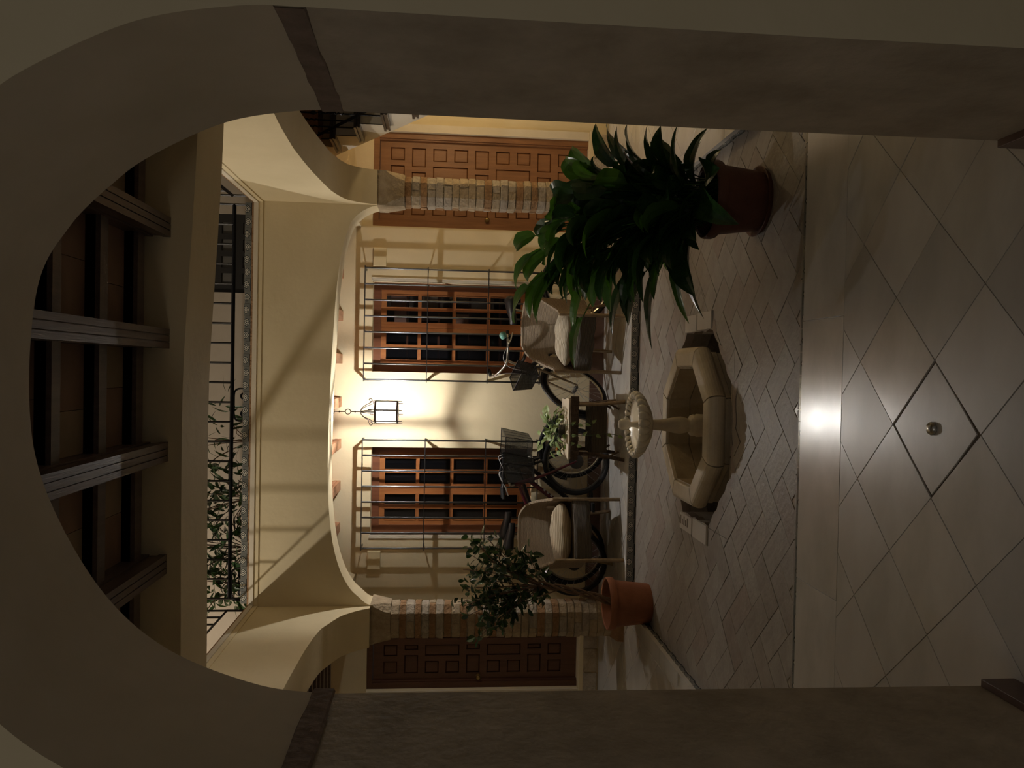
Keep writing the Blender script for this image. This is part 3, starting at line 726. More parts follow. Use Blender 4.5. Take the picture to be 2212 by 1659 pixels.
def window(name, label, Wn, ajar=0.0):
    x0, x1, z0, z1 = Wn; y = YW + .125
    fr = MB(); f = .072
    for a, b in (((x0, y, z0), (x0 + f, y + .09, z1)), ((x1 - f, y, z0), (x1, y + .09, z1)), ((x0 + f, y, z1 - f), (x1 - f, y + .09, z1)), ((x0 + f, y, z0), (x1 - f, y + .09, z0 + f))): fr.box(a, b)
    root = struct(fr, name, M['frame_wood'], label)
    xm = (x0 + x1) / 2
    for s in (0, 1):
        a, b = (x0 + f, xm - .001) if s == 0 else (xm + .001, x1 - f)
        sm = MB(); st = .052; cols = 2; rows = 4; mu = .034
        pw = (b - a - 2 * st - mu) / 2; ph = (z1 - z0 - 2 * f - 2 * st - 3 * mu) / 4
        R = [(a + st + c * (pw + mu), a + st + c * (pw + mu) + pw, z0 + f + st + r * (ph + mu), z0 + f + st + r * (ph + mu) + ph) for c in range(cols) for r in range(rows)]
        holed(sm, a, b, z0 + f, z1 - f, y + .018, y + .058, R); 
        for (p, q, c, d) in R:      # moulded lip
            for A_, B_ in (((p, y + .012, c - .006), (q, y + .018, c)), ((p, y + .012, d), (q, y + .018, d + .006)), ((p - .006, y + .012, c), (p, y + .018, d)), ((q, y + .012, c), (q + .006, y + .018, d))): sm.box(A_, B_)
        so = sm.build('sash', M['win_wood'], root)
        for (p, q, c, d) in R:
            g = MB(); g.box((p, y + .040, c), (q, y + .044, d)); g.build('pane', M['pane'], so)
    tr = MB(); s = .02
    for k in range(3):
        tr.box((x1 + k * .012, YW - .004 - k * .003, z0), (x1 + k * .012 + .010, YW + .03, z1 + .012)) if x0 > -.5 else tr.box((x0 - k * .012 - .010, YW - .004 - k * .003, z0), (x0 - k * .012, YW + .03, z1 + .012))
    tr.build('plaster_moulding', M['white_string'], root)
window('window_1', 'wooden paned window behind the grille next to the leafy plant', WR)
window('window_2', 'wooden paned window behind the grille above the black bicycles', WL)

# ---- ceilings of the far and side corridors
mb = MB(); mb.box((-3.4, YA + .25, 2.66), (3.0, YW, 3.10)); mb.box((-3.4, YA, 2.66), (-2.33, YA + .25, 3.10)); mb.box((1.65, YA, 2.66), (3.0, YA + .25, 3.10))
ceil2 = struct(mb, 'ceiling', M['beam_wood'], 'boarded wooden ceiling of the far corridor above the lantern')
for x in (1.32, .905, .497, .082, -.335, -.742, -1.15, -1.557, -1.93):
    b = MB(); w = .046
    b.box((x - w, YA + .25, 2.572), (x + w, YW - .0005, 2.596)); b.box((x - w + .005, YA + .25, 2.596), (x + w - .005, YW - .0005, 2.602)); b.box((x - w, YA + .25, 2.602), (x + w, YW - .0005, 2.630)); b.box((x - w + .006, YA + .25, 2.63), (x + w - .006, YW - .0005, 2.6595))
    b.build('beam', M['beam_wood'], ceil2)
for x0, x1 in ((1.37, 1.62), (-2.31, -2.005)):
    b = MB(); b.box((x0, YA + .28, 2.41), (x1, YW - .0005, 2.6595)); b.build('plastered_beam', M['plaster'], ceil2)
mb = MB(); mb.box((-3.4, YN1, 2.66), (-2.33, YA, 3.10)); ceil3 = struct(mb, 'ceiling_left', M['dark_beam'], 'dark joisted ceiling over the corridor by the dark door')
for k in range(20):
    y = 3.4 + k * .205
    b = MB(); b.box((-3.4, y, 2.60), (-2.335, y + .06, 2.6595)); b.build('joist', M['dark_beam'], ceil3)
mb = MB(); mb.box((1.64, YN1, 2.95), (3.0, YA, 3.10)); struct(mb, 'ceiling_right', M['clay'], 'ceiling over the stair corridor')

# ---- upper gallery
mb = MB(); mb.box((-4.9, YA + .03, 3.10), (3.2, 9.0, 3.122)); mb.box((-4.9, 1.4, 3.10), (-2.04, YA, 3.122)); mb.box((1.39, 1.4, 3.10), (3.2, YA, 3.122)); mb.box((-2.0, 1.4, 3.101), (1.355, YF, 3.1205))
gal_floor = struct(mb, 'floor_gallery', M['joint'], 'edge of the upper gallery floor above the arches')
mb = MB(); holed(mb, -4.9, 3.2, 3.122, 6.2, YW + .05, YW + .2, [(.70, 1.46, 3.32, 5.2)]); struct(mb, 'wall_gallery_back', M['gallery_wall'], 'pale upper gallery wall behind the railing and plants')
mb = MB(); mb.box((-5.0, 1.4, 3.122), (-4.9, YW + .2, 6.2)); struct(mb, 'wall_gallery_left', M['plaster'], 'end wall of the upper gallery')
mb = MB(); mb.box((3.2, 1.4, 3.122), (3.3, YW + .2, 6.2)); struct(mb, 'wall_gallery_right', M['plaster'], 'side wall of the upper gallery over the stair')
mb = MB()
for a, b in (((-2.0, YA - .018, 3.124), (1.355, YA + .04, 3.160)), ((-2.06, YF, 3.124), (-1.982, YA + .04, 3.160)), ((1.337, YF, 3.124), (1.41, YA + .04, 3.160))): mb.box(a, b)
struct(mb, 'trim_5', M['white_string'], 'pale stone ledge along the gallery edge above the arches')
mb = MB()
for a, b in (((-1.99, YA - .009, 3.088), (1.346, YA + .04, 3.1235)), ((-2.05, YF, 3.088), (-1.991, YA + .04, 3.1235)), ((1.346, YF, 3.088), (1.40, YA + .04, 3.1235))): mb.box(a, b)
struct(mb, 'trim_8', M['plaster'], 'cream plaster band under the gallery ledge above the arches')
mb = MB()
for a, b in (((XL, YA - .004, 3.160), (1.345, YA + .05, 3.178)), ((-2.05, YF, 3.160), (-1.992, YA, 3.178)), ((1.345, YF, 3.160), (1.40, YA, 3.178))): mb.box(a, b)
struct(mb, 'trim_6', M['brick_brown'], 'thin red brick line above the gallery ledge')
riser('trim_7', 'painted tile strip under the gallery railing above the far arch', (-1.98, YA + .02, 0), (1.34, YA + .02, 0), 3.178, .056, (0, -1, 0))
d3 = MB(); holed(d3, .70, 1.46, 3.32, 5.2, YW + .075, YW + .12, [(.70 + .08 + c * .163, .70 + .08 + c * .163 + .11, 3.42 + r * .20, 3.42 + r * .20 + .13) for c in range(4) for r in range(8)])
d3o = struct(d3, 'door_3', M['shutter'], 'dark gallery door with grey panes behind the railing')
for c in range(4):
    for r in range(8):
        g = MB(); x = .78 + c * .163; z = 3.42 + r * .20; g.box((x, YW + .095, z), (x + .11, YW + .10, z + .13)); g.build('pane', M['grey_pane'], d3o)

# ================================================================= THE THINGS
# ---- lantern
LX, LY, LZ = -.397, 7.0, 2.09
ln = thing('lantern', 'lit hexagonal iron lantern hanging from the far corridor ceiling', 'lantern', (LX, LY, 2.66))
V = Vector
hexp = lambda r, z, o=0: [V((LX + r * cos(pi / 3 * k + o), LY + r * sin(pi / 3 * k + o), z)) for k in range(6)]
RO, Z0, Z1 = .104, 1.998, 2.192; OF = -.30
b = MB(); b.lathe([(0, 2.66), (.03, 2.66), (.03, 2.575), (.022, 2.560), (0, 2.558)], (LX, LY, 0), n=12); b.build('ceiling_rose', M['lantern_iron'], ln)
b = MB(); b.tube([(LX, LY, 2.565), (LX, LY, 2.462)], .0045); b.tube([(LX, LY, 2.415), (LX, LY, 2.19)], .0045)
b.tube([(LX + .023 * cos(a), LY, 2.438 + .024 * sin(a)) for a in [2 * pi * k / 18 for k in range(18)]], .0042, closed=True)
for z in (2.515, 2.375): b.lathe([(0, z - .008), (.008, z - .004), (.008, z + .004), (0, z + .008)], (LX, LY, 0), n=8)
b.build('hanging_rod', M['lantern_iron'], ln)
for z in (Z0, Z1):
    b = MB(); b.tube(hexp(RO, z, OF), .0085, closed=True, n=5); b.build('lantern_ring', M['lantern_iron'], ln)
h0, h1 = hexp(RO, Z0, OF), hexp(RO, Z1, OF)
for k in range(6):
    b = MB(); b.tube([h0[k], h1[k]], .007, n=5); b.tube([h0[k], h0[k] - V((0, 0, .045))], [.005, .003], n=5); b.build('lantern_post', M['lantern_iron'], ln)
    c, d = h0[k], h0[(k + 1) % 6]; g = MB(); up = V((0, 0, Z1 - Z0)); g.quad(c, d, d + up, c + up); g.build('lantern_pane', M['lit_glass'], ln)
    a = pi / 3 * k + OF; u = V((cos(a), sin(a), 0)); O = V((LX, LY, 0))
    pts_ = [O + u * r + V((0, 0, z)) for r, z in ((.0, 2.325), (.03, 2.318), (.062, 2.285), (.085, 2.245), (.100, 2.222), (.118, 2.222), (.128, 2.236), (.120, 2.250), (.110, 2.244))]
    b = MB(); b.tube(catmull([tuple(p) for p in pts_], 3), .0035, n=5)
    b.tube([O + u * r + V((0, 0, z)) for r, z in ((.100, 2.222), (.112, 2.208), (.104, 2.192))], .003, n=5); b.build('scroll_arm', M['lantern_iron'], ln)
b = MB(); b.lathe([(0, 2.125), (.014, 2.13), (.020, 2.145), (.016, 2.16), (.008, 2.18), (0, 2.192)], (LX, LY, 0), n=14)
b.build('bulb', M['bulb'], ln, smooth=True)
lamp('lantern_light', (LX, LY, 2.095), LANTERN_W, (1, .97, .92), .014)

# ---- window grilles
def grille(label, xa, xb, n):
    y = 7.45; r = thing('window_grille', label, 'window grille', ((xa + xb) / 2, YW, .6)); w = .007
    for k in range(n):
        x = xa + (xb - xa) * k / (n - 1)
        b = MB(); b.tube([(x, y, .63), (x, y, 2.355)], .009, n=10); b.build('bar', M['grille_iron'], r, smooth=True)
    for i, z in enumerate((.66, 1.17, 1.755, 2.352)):
        b = MB(); b.box((xa - .02, y - .022, z - .004), (xb + .02, y + .022, z + .004)); b.build('cross_bar', M['grille_iron'], r)
        for x in (xa, xb):
            b = MB(); b.box((x - .012, y, z - .004), (x + .012, YW - .0005, z + .004)); b.build('wall_stay', M['iron'], r)
    return r
grille('black iron grille over the window next to the leafy plant', -.112, .955, 8)
grille('black iron grille over the window above the two black bicycles', -1.735, -.69, 8)
def wall_box(label, x0, x1, z0, z1):
    r = thing('wall_box', label, 'junction box', ((x0 + x1) / 2, YW, z0))
    b = MB(); b.box((x0, YW - .03, z0), (x1, YW - .0005, z1)); b.build('body', M['box'], r, bevel=.003)
    b = MB(); b.box((x0 + .004, YW - .034, z0 + .004), (x1 - .004, YW - .030, z1 - .004)); b.build('lid', M['box'], r)
wall_box('flat cream junction box on the wall between the lit door and grille', .99, 1.17, 2.165, 2.29)
wall_box('flat cream junction box on the shaded wall between the grille and small tree', -1.97, -1.79, 2.175, 2.30)

# ---- books on a shelf behind the window by the leafy plant
sh = thing('bookshelf', 'dark wooden shelf of books behind the window panes near the leafy plant', 'shelf', (.5, 8.0, .9))
b = MB()
for z in (1.0, 1.32, 1.64, 1.96): b.box((.05, 7.95, z), (.82, 8.15, z + .02))
b.build('shelf_board', M['frame_wood'], sh)
b = MB(); b.box((.03, 7.94, .8), (.05, 8.15, 2.3)); b.box((.82, 7.94, .8), (.84, 8.15, 2.3)); b.build('side_panel', M['frame_wood'], sh)
bk = [(.62, .76, 1.982, .16, 'book1', 'wide pink box'), (.47, .60, 1.982, .12, 'book1', 'lower pink box'), (.70, .78, 1.662, .15, 'book2', 'cream upright folder'), (.60, .69, 1.662, .10, 'book2', 'short cream box'),
      (.50, .585, 1.662, .17, 'book3', 'tall dark folder'), (.73, .77, 1.342, .20, 'book2', 'narrow cream book'), (.68, .72, 1.342, .18, 'book2', 'slightly shorter cream book'), (.60, .655, 1.342, .21, 'book3', 'dark tall book'), (.45, .57, 1.342, .13, 'book1', 'low pink book stack box')]
for (x0, x1, z, h, m_, lb) in bk:
    b = MB(); b.box((x0, 7.96, z), (x1, 8.10, z + h)); o = b.build('book', M[m_], bevel=.003)
    tag(o, lb + ' on the ' + {1.982: 'top', 1.662: 'second', 1.342: 'third'}[z] + ' shelf behind the window panes', 'book', 'books behind the window')

# ---- gallery railings
def scroll(b, c, ux, w, h):       # a C scroll with curled ends under the rail
    ux = V(ux); e = w / 2
    for s in (-1, 1):
        q = [(e - .06, -.004), (e - .025, -.010), (e - .004, -.034), (e, -.07), (e - .010, -.105), (e - .036, -.128), (e - .068, -.124), (e - .088, -.100), (e - .082, -.072), (e - .060, -.060), (e - .042, -.072), (e - .044, -.090), (e - .056, -.094)]
        b.tube([c + ux * (s * x) + V((0, 0, z)) for x, z in catmull(q, 3)], .0085, n=5)
    b.tube([c + ux * (-e + .055) + V((0, 0, -.004)), c + ux * (e - .055) + V((0, 0, -.004))], .0085, n=5)
def railing(label, a, b_, scrolls, step=.161, br=.016):
    a, b_ = V(a), V(b_); L = (b_ - a).length; d = (b_ - a).normalized()
    r = thing('gallery_railing', label, 'railing', (a + b_) / 2)
    def bar(p, q, w, nm):
        m = MB(); m.tube([p, q], w, n=4); m.build(nm, M['iron'], r)
    Z = lambda z: V((0, 0, z - a.z))
    bar(a + Z(3.338), b_ + Z(3.338), br, 'bottom_rail'); bar(a + Z(4.10), b_ + Z(4.10), .028, 'handrail')
    n = round(L / step)
    for k in range(n + 1): bar(a + d * (L * k / n) + Z(3.338), a + d * (L * k / n) + Z(4.10), .009, 'baluster')
    for t in scrolls:
        m = MB(); scroll(m, a + d * t + Z(3.325), d, .27, .14); m.build('scroll', M['iron'], r)
    for t in (0, L): bar(a + d * t + Z(3.165), a + d * t + Z(3.338), .010, 'rail_post')
railing('black iron gallery railing with a scroll above the far arch', (-1.95, 6.57, 3.165), (1.33, 6.57, 3.165), [.12, 1.62])
railing('black iron gallery railing on the side of the small potted tree', (-2.03, 3.35, 3.165), (-2.03, 6.50, 3.165), [], .172, .011)
railing('black iron gallery railing on the staircase side', (1.39, 3.35, 3.165), (1.39, 6.50, 3.165), [])

# ---- staircase glimpsed through the side arch
st = thing('staircase', 'plastered staircase with dark moulded treads and iron balusters behind the side arch', 'staircase', (1.9, 6.0, 0))
sx0, sx1 = 1.90, 2.95; run, rise = .335, .232; ty, tz = 6.60, 2.50
for k in range(-7, 2):
    y = ty + k * run; z = tz + k * rise
    for i, (pr2, za, zb) in enumerate(((.050, .0, .016), (.040, .016, .030), (.055, .030, .046))): pass
    b = MB()
    b.box((sx0 - .048, y - .205, z + .030), (sx1, y + .19, z + .048)); b.box((sx0 - .036, y - .195, z + .016), (sx1, y + .18, z + .029)); b.box((sx0 - .044, y - .20, z), (sx1, y + .185, z + .015))
    b.build('tread', M['tread'], st)
    b = MB(); b.box((sx0, y - .17, z - rise + .048), (sx1, y - .15, z)); b.build('riser', M['white_string'], st)
    b = MB()
    yb0, yb1 = y - .17, y - .17 + run
    b.add([(sx0, yb0, z), (sx0, yb1, z), (sx0, yb1, z - .20 + rise * .5), (sx0, yb0, z - .20 - rise * .5)] + [(sx0 + .06, yb0, z), (sx0 + .06, yb1, z), (sx0 + .06, yb1, z - .20 + rise * .5), (sx0 + .06, yb0, z - .20 - rise * .5)],
          [(0, 1, 2, 3), (4, 7, 6, 5), (3, 2, 6, 7), (0, 4, 5, 1)])
    b.build('string_panel', M['white_string'], st)
    for dy in (-.08, .09):
        zb = z + .05
        m = MB(); x = sx0 + .04; yy = y + dy; ztop = z + .95 + dy * rise / run
        m.tube([(x, yy, zb), (x, yy, zb + .30)], .007, n=5)
        tw = [(x + .006 * cos(t * 2.2), yy + .006 * sin(t * 2.2), zb + .30 + t * .014) for t in range(15)]
        m.tube(tw, .006, n=4); m.lathe([(0, zb + .50), (.016, zb + .52), (.016, zb + .54), (0, zb + .56)], (x, yy, 0), n=6); m.tube([(x, yy, zb + .5), (x, yy, ztop)], .007, n=5)
        m.build('baluster', M['iron'], st)
y0, y1 = ty - 7 * run - .17, ty + 2 * run - .17
q0 = tz - 7 * rise - .20 - rise * .5; q1 = tz + 2 * rise - .20 - rise * .5
b = MB(); b.add([(sx0, y0, q0), (sx1, y0, q0), (sx1, y1, q1), (sx0, y1, q1), (sx0, y0, q0 - .03), (sx1, y0, q0 - .03), (sx1, y1, q1 - .03), (sx0, y1, q1 - .03)], [(0, 1, 2, 3), (4, 7, 6, 5), (0, 3, 7, 4), (1, 5, 6, 2)]); b.build('soffit', M['white_string'], st)
b = MB(); b.tube([(sx0 + .04, y0, tz - 7 * rise + 1.0 - .1), (sx0 + .04, y1, tz + 2 * rise + 1.0 - .1)], .022); b.build('handrail', M['iron'], st)
b = MB(); b.tube([(sx0 - .0, y0, tz - 7 * rise + .13), (sx0 - .0, y1, tz + 2 * rise + .13)], .014, n=4); b.build('base_rail', M['iron'], st)

# ---- fountain
FO = (-.318, 4.665); FSM = Matrix.Translation(EYE) @ Matrix.Scale(1.047, 4) @ Matrix.Translation(-EYE)
fo = thing('fountain', 'octagonal stone fountain basin with a scalloped bowl on a baluster pedestal', 'fountain', (-.333, 4.885, -.45))
def octring(prof, ccw=octagon):
    return [[(*p, z) for p in octagon(FO, ap)] for ap, z in prof]
outer = [(.448, -.36), (.448, -.04), (.453, -.035), (.453, -.012), (.448, -.008), (.448, -.003), (.458, .0), (.470, .006), (.478, .018), (.483, .034), (.484, .052), (.481, .068), (.474, .082), (.464, .092), (.452, .098), (.44, .1)]
inner = [(.372, .1), (.364, .096), (.362, .085), (.362, -.055), (.358, -.058), (.362, -.061), (.362, -.22)]
rings = octring(outer)
for i in range(8):                       # eight rim stones with open joints
    m = MB(); j = (i + 1) % 8; g = .004
    def seg(profile):
        out = []
        for ap, z in profile:
            o8 = octagon(FO, ap); a, c = V((*o8[i], z)), V((*o8[j], z)); d = (c - a).normalized(); out.append((a + d * g, c - d * g))
        return out
    sg = seg(outer + inner)
    for k in range(len(sg) - 1): m.quad(sg[k][0], sg[k][1], sg[k + 1][1], sg[k + 1][0])
    for e in (0, 1): m.add([s[e] for s in sg], [tuple(range(len(sg)))])
    o = m.xf(FSM).build('rim_stone', M['stone'], fo, smooth=True)
m = MB(); m.loft(octring([(.409, -.36), (.409, .05), (.364, .07), (.364, -.2)]), caps=False); m.xf(FSM).build('joint_core', M['stone_dark'], fo)
m = MB()
for i in range(8):
    a8, b8 = octagon(FO, .3605), octagon(FO, .3605); j = (i + 1) % 8
    for (za, zb) in ((-.056, .08), (-.215, -.06)):
        a, c = V((*a8[i], 0)), V((*a8[j], 0)); d = (c - a).normalized()
        m = MB(); inn = (V((*FO, 0)) - (a + c) / 2).normalized() * .008
        p, q = a + d * .003, c - d * .003
        m.loft([[p + V((0, 0, za)), q + V((0, 0, za)), q + inn + V((0, 0, za)), p + inn + V((0, 0, za))], [p + V((0, 0, zb)), q + V((0, 0, zb)), q + inn + V((0, 0, zb)), p + inn + V((0, 0, zb))]])
        m.xf(FSM).build('lining_slab', M['stone_dark'], fo)
m = MB(); m.add([(*p, -.215) for p in octagon(FO, .37)], [tuple(range(8))]); m.xf(FSM).build('basin_floor', M['stone_dark'], fo)
m = MB(); m.lathe([(0, -.215), (.095, -.215), (.095, -.18), (.075, -.16), (.070, -.02), (.072, .012), (.066, .022), (.068, .036), (.062, .052), (.046, .058), (.042, .070), (.047, .085), (.054, .115), (.050, .155), (.040, .20), (.034, .25), (.032, .285), (.034, .300), (0, .302)], (*FO, 0), n=32); m.xf(FSM).build('pedestal', M['stone'], fo, smooth=True)
m = MB(); NL = 26
m.lathe([(.034, .300), (.060, .302), (.105, .316), (.145, .336), (.170, .360), (.182, .385), (.178, .404), (.168, .402), (.13, .392), (.07, .384), (.022, .384), (0, .384)], (*FO, 0), n=48)
for k in range(NL):                      # gadroons curling over the rim
    a = 2 * pi * k / NL; u = V((cos(a), sin(a), 0)); w = V((-sin(a), cos(a), 0)); rings = []
    for r_, z_, wd, hh in ((.160, .350, .008, .004), (.172, .362, .017, .010), (.186, .378, .0225, .014), (.197, .396, .0245, .015), (.194, .411, .024, .013), (.180, .418, .022, .011), (.166, .412, .017, .009), (.156, .402, .008, .004)):
        tdir = u if z_ < .36 else (u + V((0, 0, .3)))
        c = V((*FO, 0)) + u * r_ + V((0, 0, z_)); n_ = (u * (r_ - .160) + V((0, 0, z_ - .385))).normalized()
        rings.append([c + w * (wd * cos(t)) + n_ * (hh * sin(t)) for t in [2 * pi * q / 10 for q in range(10)]])
    m.loft(rings)
m.xf(FSM).build('scalloped_bowl', M['stone_wet'], fo, smooth=True)
m = MB(); m.lathe([(0, .38), (.026, .383), (.020, .392), (.016, .41), (.016, .432), (.024, .440), (.034, .455), (.0375, .472), (.034, .490), (.022, .505), (0, .509)], (*FO, 0), n=24); m.xf(FSM).build('ball_finial', M['stone_wet'], fo, smooth=True)

# ---- wicker chairs and cushions
def wicker_chair(label, loc, rz, hole=True):
    r = thing('wicker_armchair', label, 'armchair', loc, rz, 'wicker armchairs by the low table')
    plan = catmull([(-.262, -.235), (-.275, -.12), (-.285, .02), (-.268, .12), (-.18, .19), (0, .212), (.18, .19), (.268, .12), (.285, .02), (.275, -.12), (.262, -.235)], 4)
    Np = len(plan) - 1
    def top(u):
        s = abs(u - .5) * 2
        return .86 - .035 * s - .235 * max(0, min(1, (s - .22) / .66)) ** 1.2 * 1.0
    def P(u, v):
        f = u * Np; i = min(int(f), Np - 1); t = f - i
        x = plan[i][0] * (1 - t) + plan[i + 1][0] * t; y = plan[i][1] * (1 - t) + plan[i + 1][1] * t
        zt = top(u); z = .33 + (zt - .33) * v
        fl = 1 + .13 * max(0, (z - .42)) ** 1.0
        return V((x * fl, y * fl + .11 * max(0, z - .45) * (1 - abs(u - .5) * 1.9 if abs(u - .5) < .5 else 0), z))
    hu = (.30, .70)
    def skip(u, v):
        return any(((u - h) / .030) ** 2 + ((v - .52) / .105) ** 2 < 1 for h in hu)
    m = MB(); m.grid(P, 84, 26, skip=skip); m.build('woven_back', M['wicker'], r, smooth=True, local=True, solid=.022)
    for h in hu:
        m = MB(); m.tube([P(h + .034 * cos(a), .52 + .115 * sin(a)) for a in [2 * pi * k / 20 for k in range(20)]], .010, closed=True); m.build('hole_rim', M['wicker_leg'], r, local=True, smooth=True)
    m = MB(); m.tube([P(k / 60, 1.0) for k in range(61)], .017); m.build('rolled_edge', M['wicker'], r, local=True, smooth=True)
    m = MB(); m.grid(lambda u, v: V((-.262 + .524 * u, -.245 - .02 * sin(pi * u), .285 + .145 * v + (-.012 * abs(sin(u * pi * 3)) if v == 0 else 0))), 24, 5); m.build('front_apron', M['wicker_d'], r, local=True, smooth=True, solid=.016)
    m = MB(); pl = [(p[0] * .97, p[1] * .97) for p in plan]; m.prism(list(reversed(pl)), .395, .425); m.build('seat', M['wicker'], r, local=True)
    for sx in (-1, 1):
        m = MB(); m.tube([(sx * .268, -.25, 0), (sx * .266, -.245, .3), (sx * .268, -.24, .60)], .017, n=8); m.build('leg', M['wicker_leg'], r, local=True, smooth=True)
        m = MB(); m.tube([(sx * .245, .20, 0), (sx * .215, .15, .2), (sx * .20, .12, .40)], .016, n=8); m.build('leg', M['wicker_leg'], r, local=True, smooth=True)
        m = MB(); m.tube([(sx * .266, -.24, .30), (sx * .235, .0, .27), (sx * .21, .14, .24)], .007, n=5); m.build('stretcher', M['wicker_leg'], r, local=True)
    return r
def cushion(name, label, loc, rz, size, mt, tilt):
    sx, sy, sz = size
    m = MB(); nu, nv = 36, 18
    def P(u, v):
        a = 2 * pi * u; c = pi * (v - .5); e = lambda t, p: (abs(t) ** p) * (1 if t >= 0 else -1)
        x = sx * e(cos(a), .45) * e(cos(c), .5); y = sy * e(sin(a), .45) * e(cos(c), .5); edge = max(abs(x) / sx, abs(y) / sy)
        return V((x, y, sz * e(sin(c), .9) * (1 - .55 * edge ** 3) + .010 * sin(x * 23 + 1) * sin(y * 17)))
    m.grid(P, nu, nv)
    o = m.build(name, mt, smooth=True, local=True)
    at = o.data.attributes.new('arc', 'FLOAT', 'POINT')
    for i, vv in enumerate(o.data.vertices): at.data[i].value = atan2(vv.co.z / sz, -vv.co.y / sy) / (2 * pi)
    o.location = loc; o.rotation_euler = (tilt, 0, rz)
    return tag(o, label, 'cushion')
CA = V((-1.47, 6.875, 0)); CB = V((.345, 6.93, 0))
wicker_chair('wicker tub armchair with a striped cushion by the small potted tree', CA, radians(21))
wicker_chair('wicker tub armchair half hidden behind the big leafy plant', CB, radians(-23))
cushion('cushion', 'beige striped cushion on the wicker chair by the small tree', CA + V((.01, -.02, .505)), radians(21), (.262, .215, .095), M['stripe'], radians(-4))
cushion('cushion', 'crumpled ticking cushion on the wicker chair behind the leafy plant', CB + V((-.01, -.02, .495)), radians(-23), (.258, .21, .09), M['stripe2'], radians(-3))

# ---- low rustic table
tb = thing('side_table', 'low rustic table with a pale wood slab top and bark edge', 'table', (-.5, 6.82, 0))
tp = [(-.770, 6.60), (-.60, 6.588), (-.42, 6.60), (-.235, 6.592), (-.232, 6.72), (-.245, 6.85), (-.240, 7.0), (-.42, 7.01), (-.60, 7.0), (-.745, 7.005), (-.755, 6.85), (-.752, 6.72)]
m = MB(); m.prism(tp, .486, .50, inset=.003); m.build('table_top', M['slab'], tb)
m = MB(); m.prism([(p[0], p[1]) for p in [(-.765, 6.598), (-.24, 6.592), (-.243, 7.0), (-.745, 7.0)]], .415, .4855)
for k in range(14):
    x = -.755 + k * .039; m.box((x, 6.586 - random.uniform(0, .010), .410 + random.uniform(0, .008)), (x + .036, 6.60, .485))
m.build('bark_edge', M['bark'], tb)
for (x, y, dx, dy) in ((-.285, 6.66, .03, -.04), (-.715, 6.66, -.05, -.05), (-.29, 6.95, .03, .05), (-.70, 6.95, -.04, .05)):
    m = MB(); m.tube([(x, y, .41), (x + dx * .1, y + dy * .1, .25), (x + dx, y + dy, 0)], .017, n=7); m.build('leg', M['wicker_leg'] if x > -.5 else M['bark'], tb, smooth=True)
    m = MB(); m.tube([(x + dx * .1, y, .30), (x + dx * .8, y + dy * .4, .16), (x + dx * .5 - (.05 if dx > 0 else -.05), y + dy, .05)], .010, n=6); m.build('leg_brace', M['bark'], tb, smooth=True)
m = MB(); m.loft([[(-.70, 6.66, .15), (-.30, 6.66, .15), (-.30, 6.94, .15), (-.70, 6.94, .15)], [(-.715, 6.65, .285), (-.29, 6.65, .285), (-.29, 6.955, .285), (-.715, 6.955, .285)]]); m.build('lower_basket', M['wicker_d'], tb)

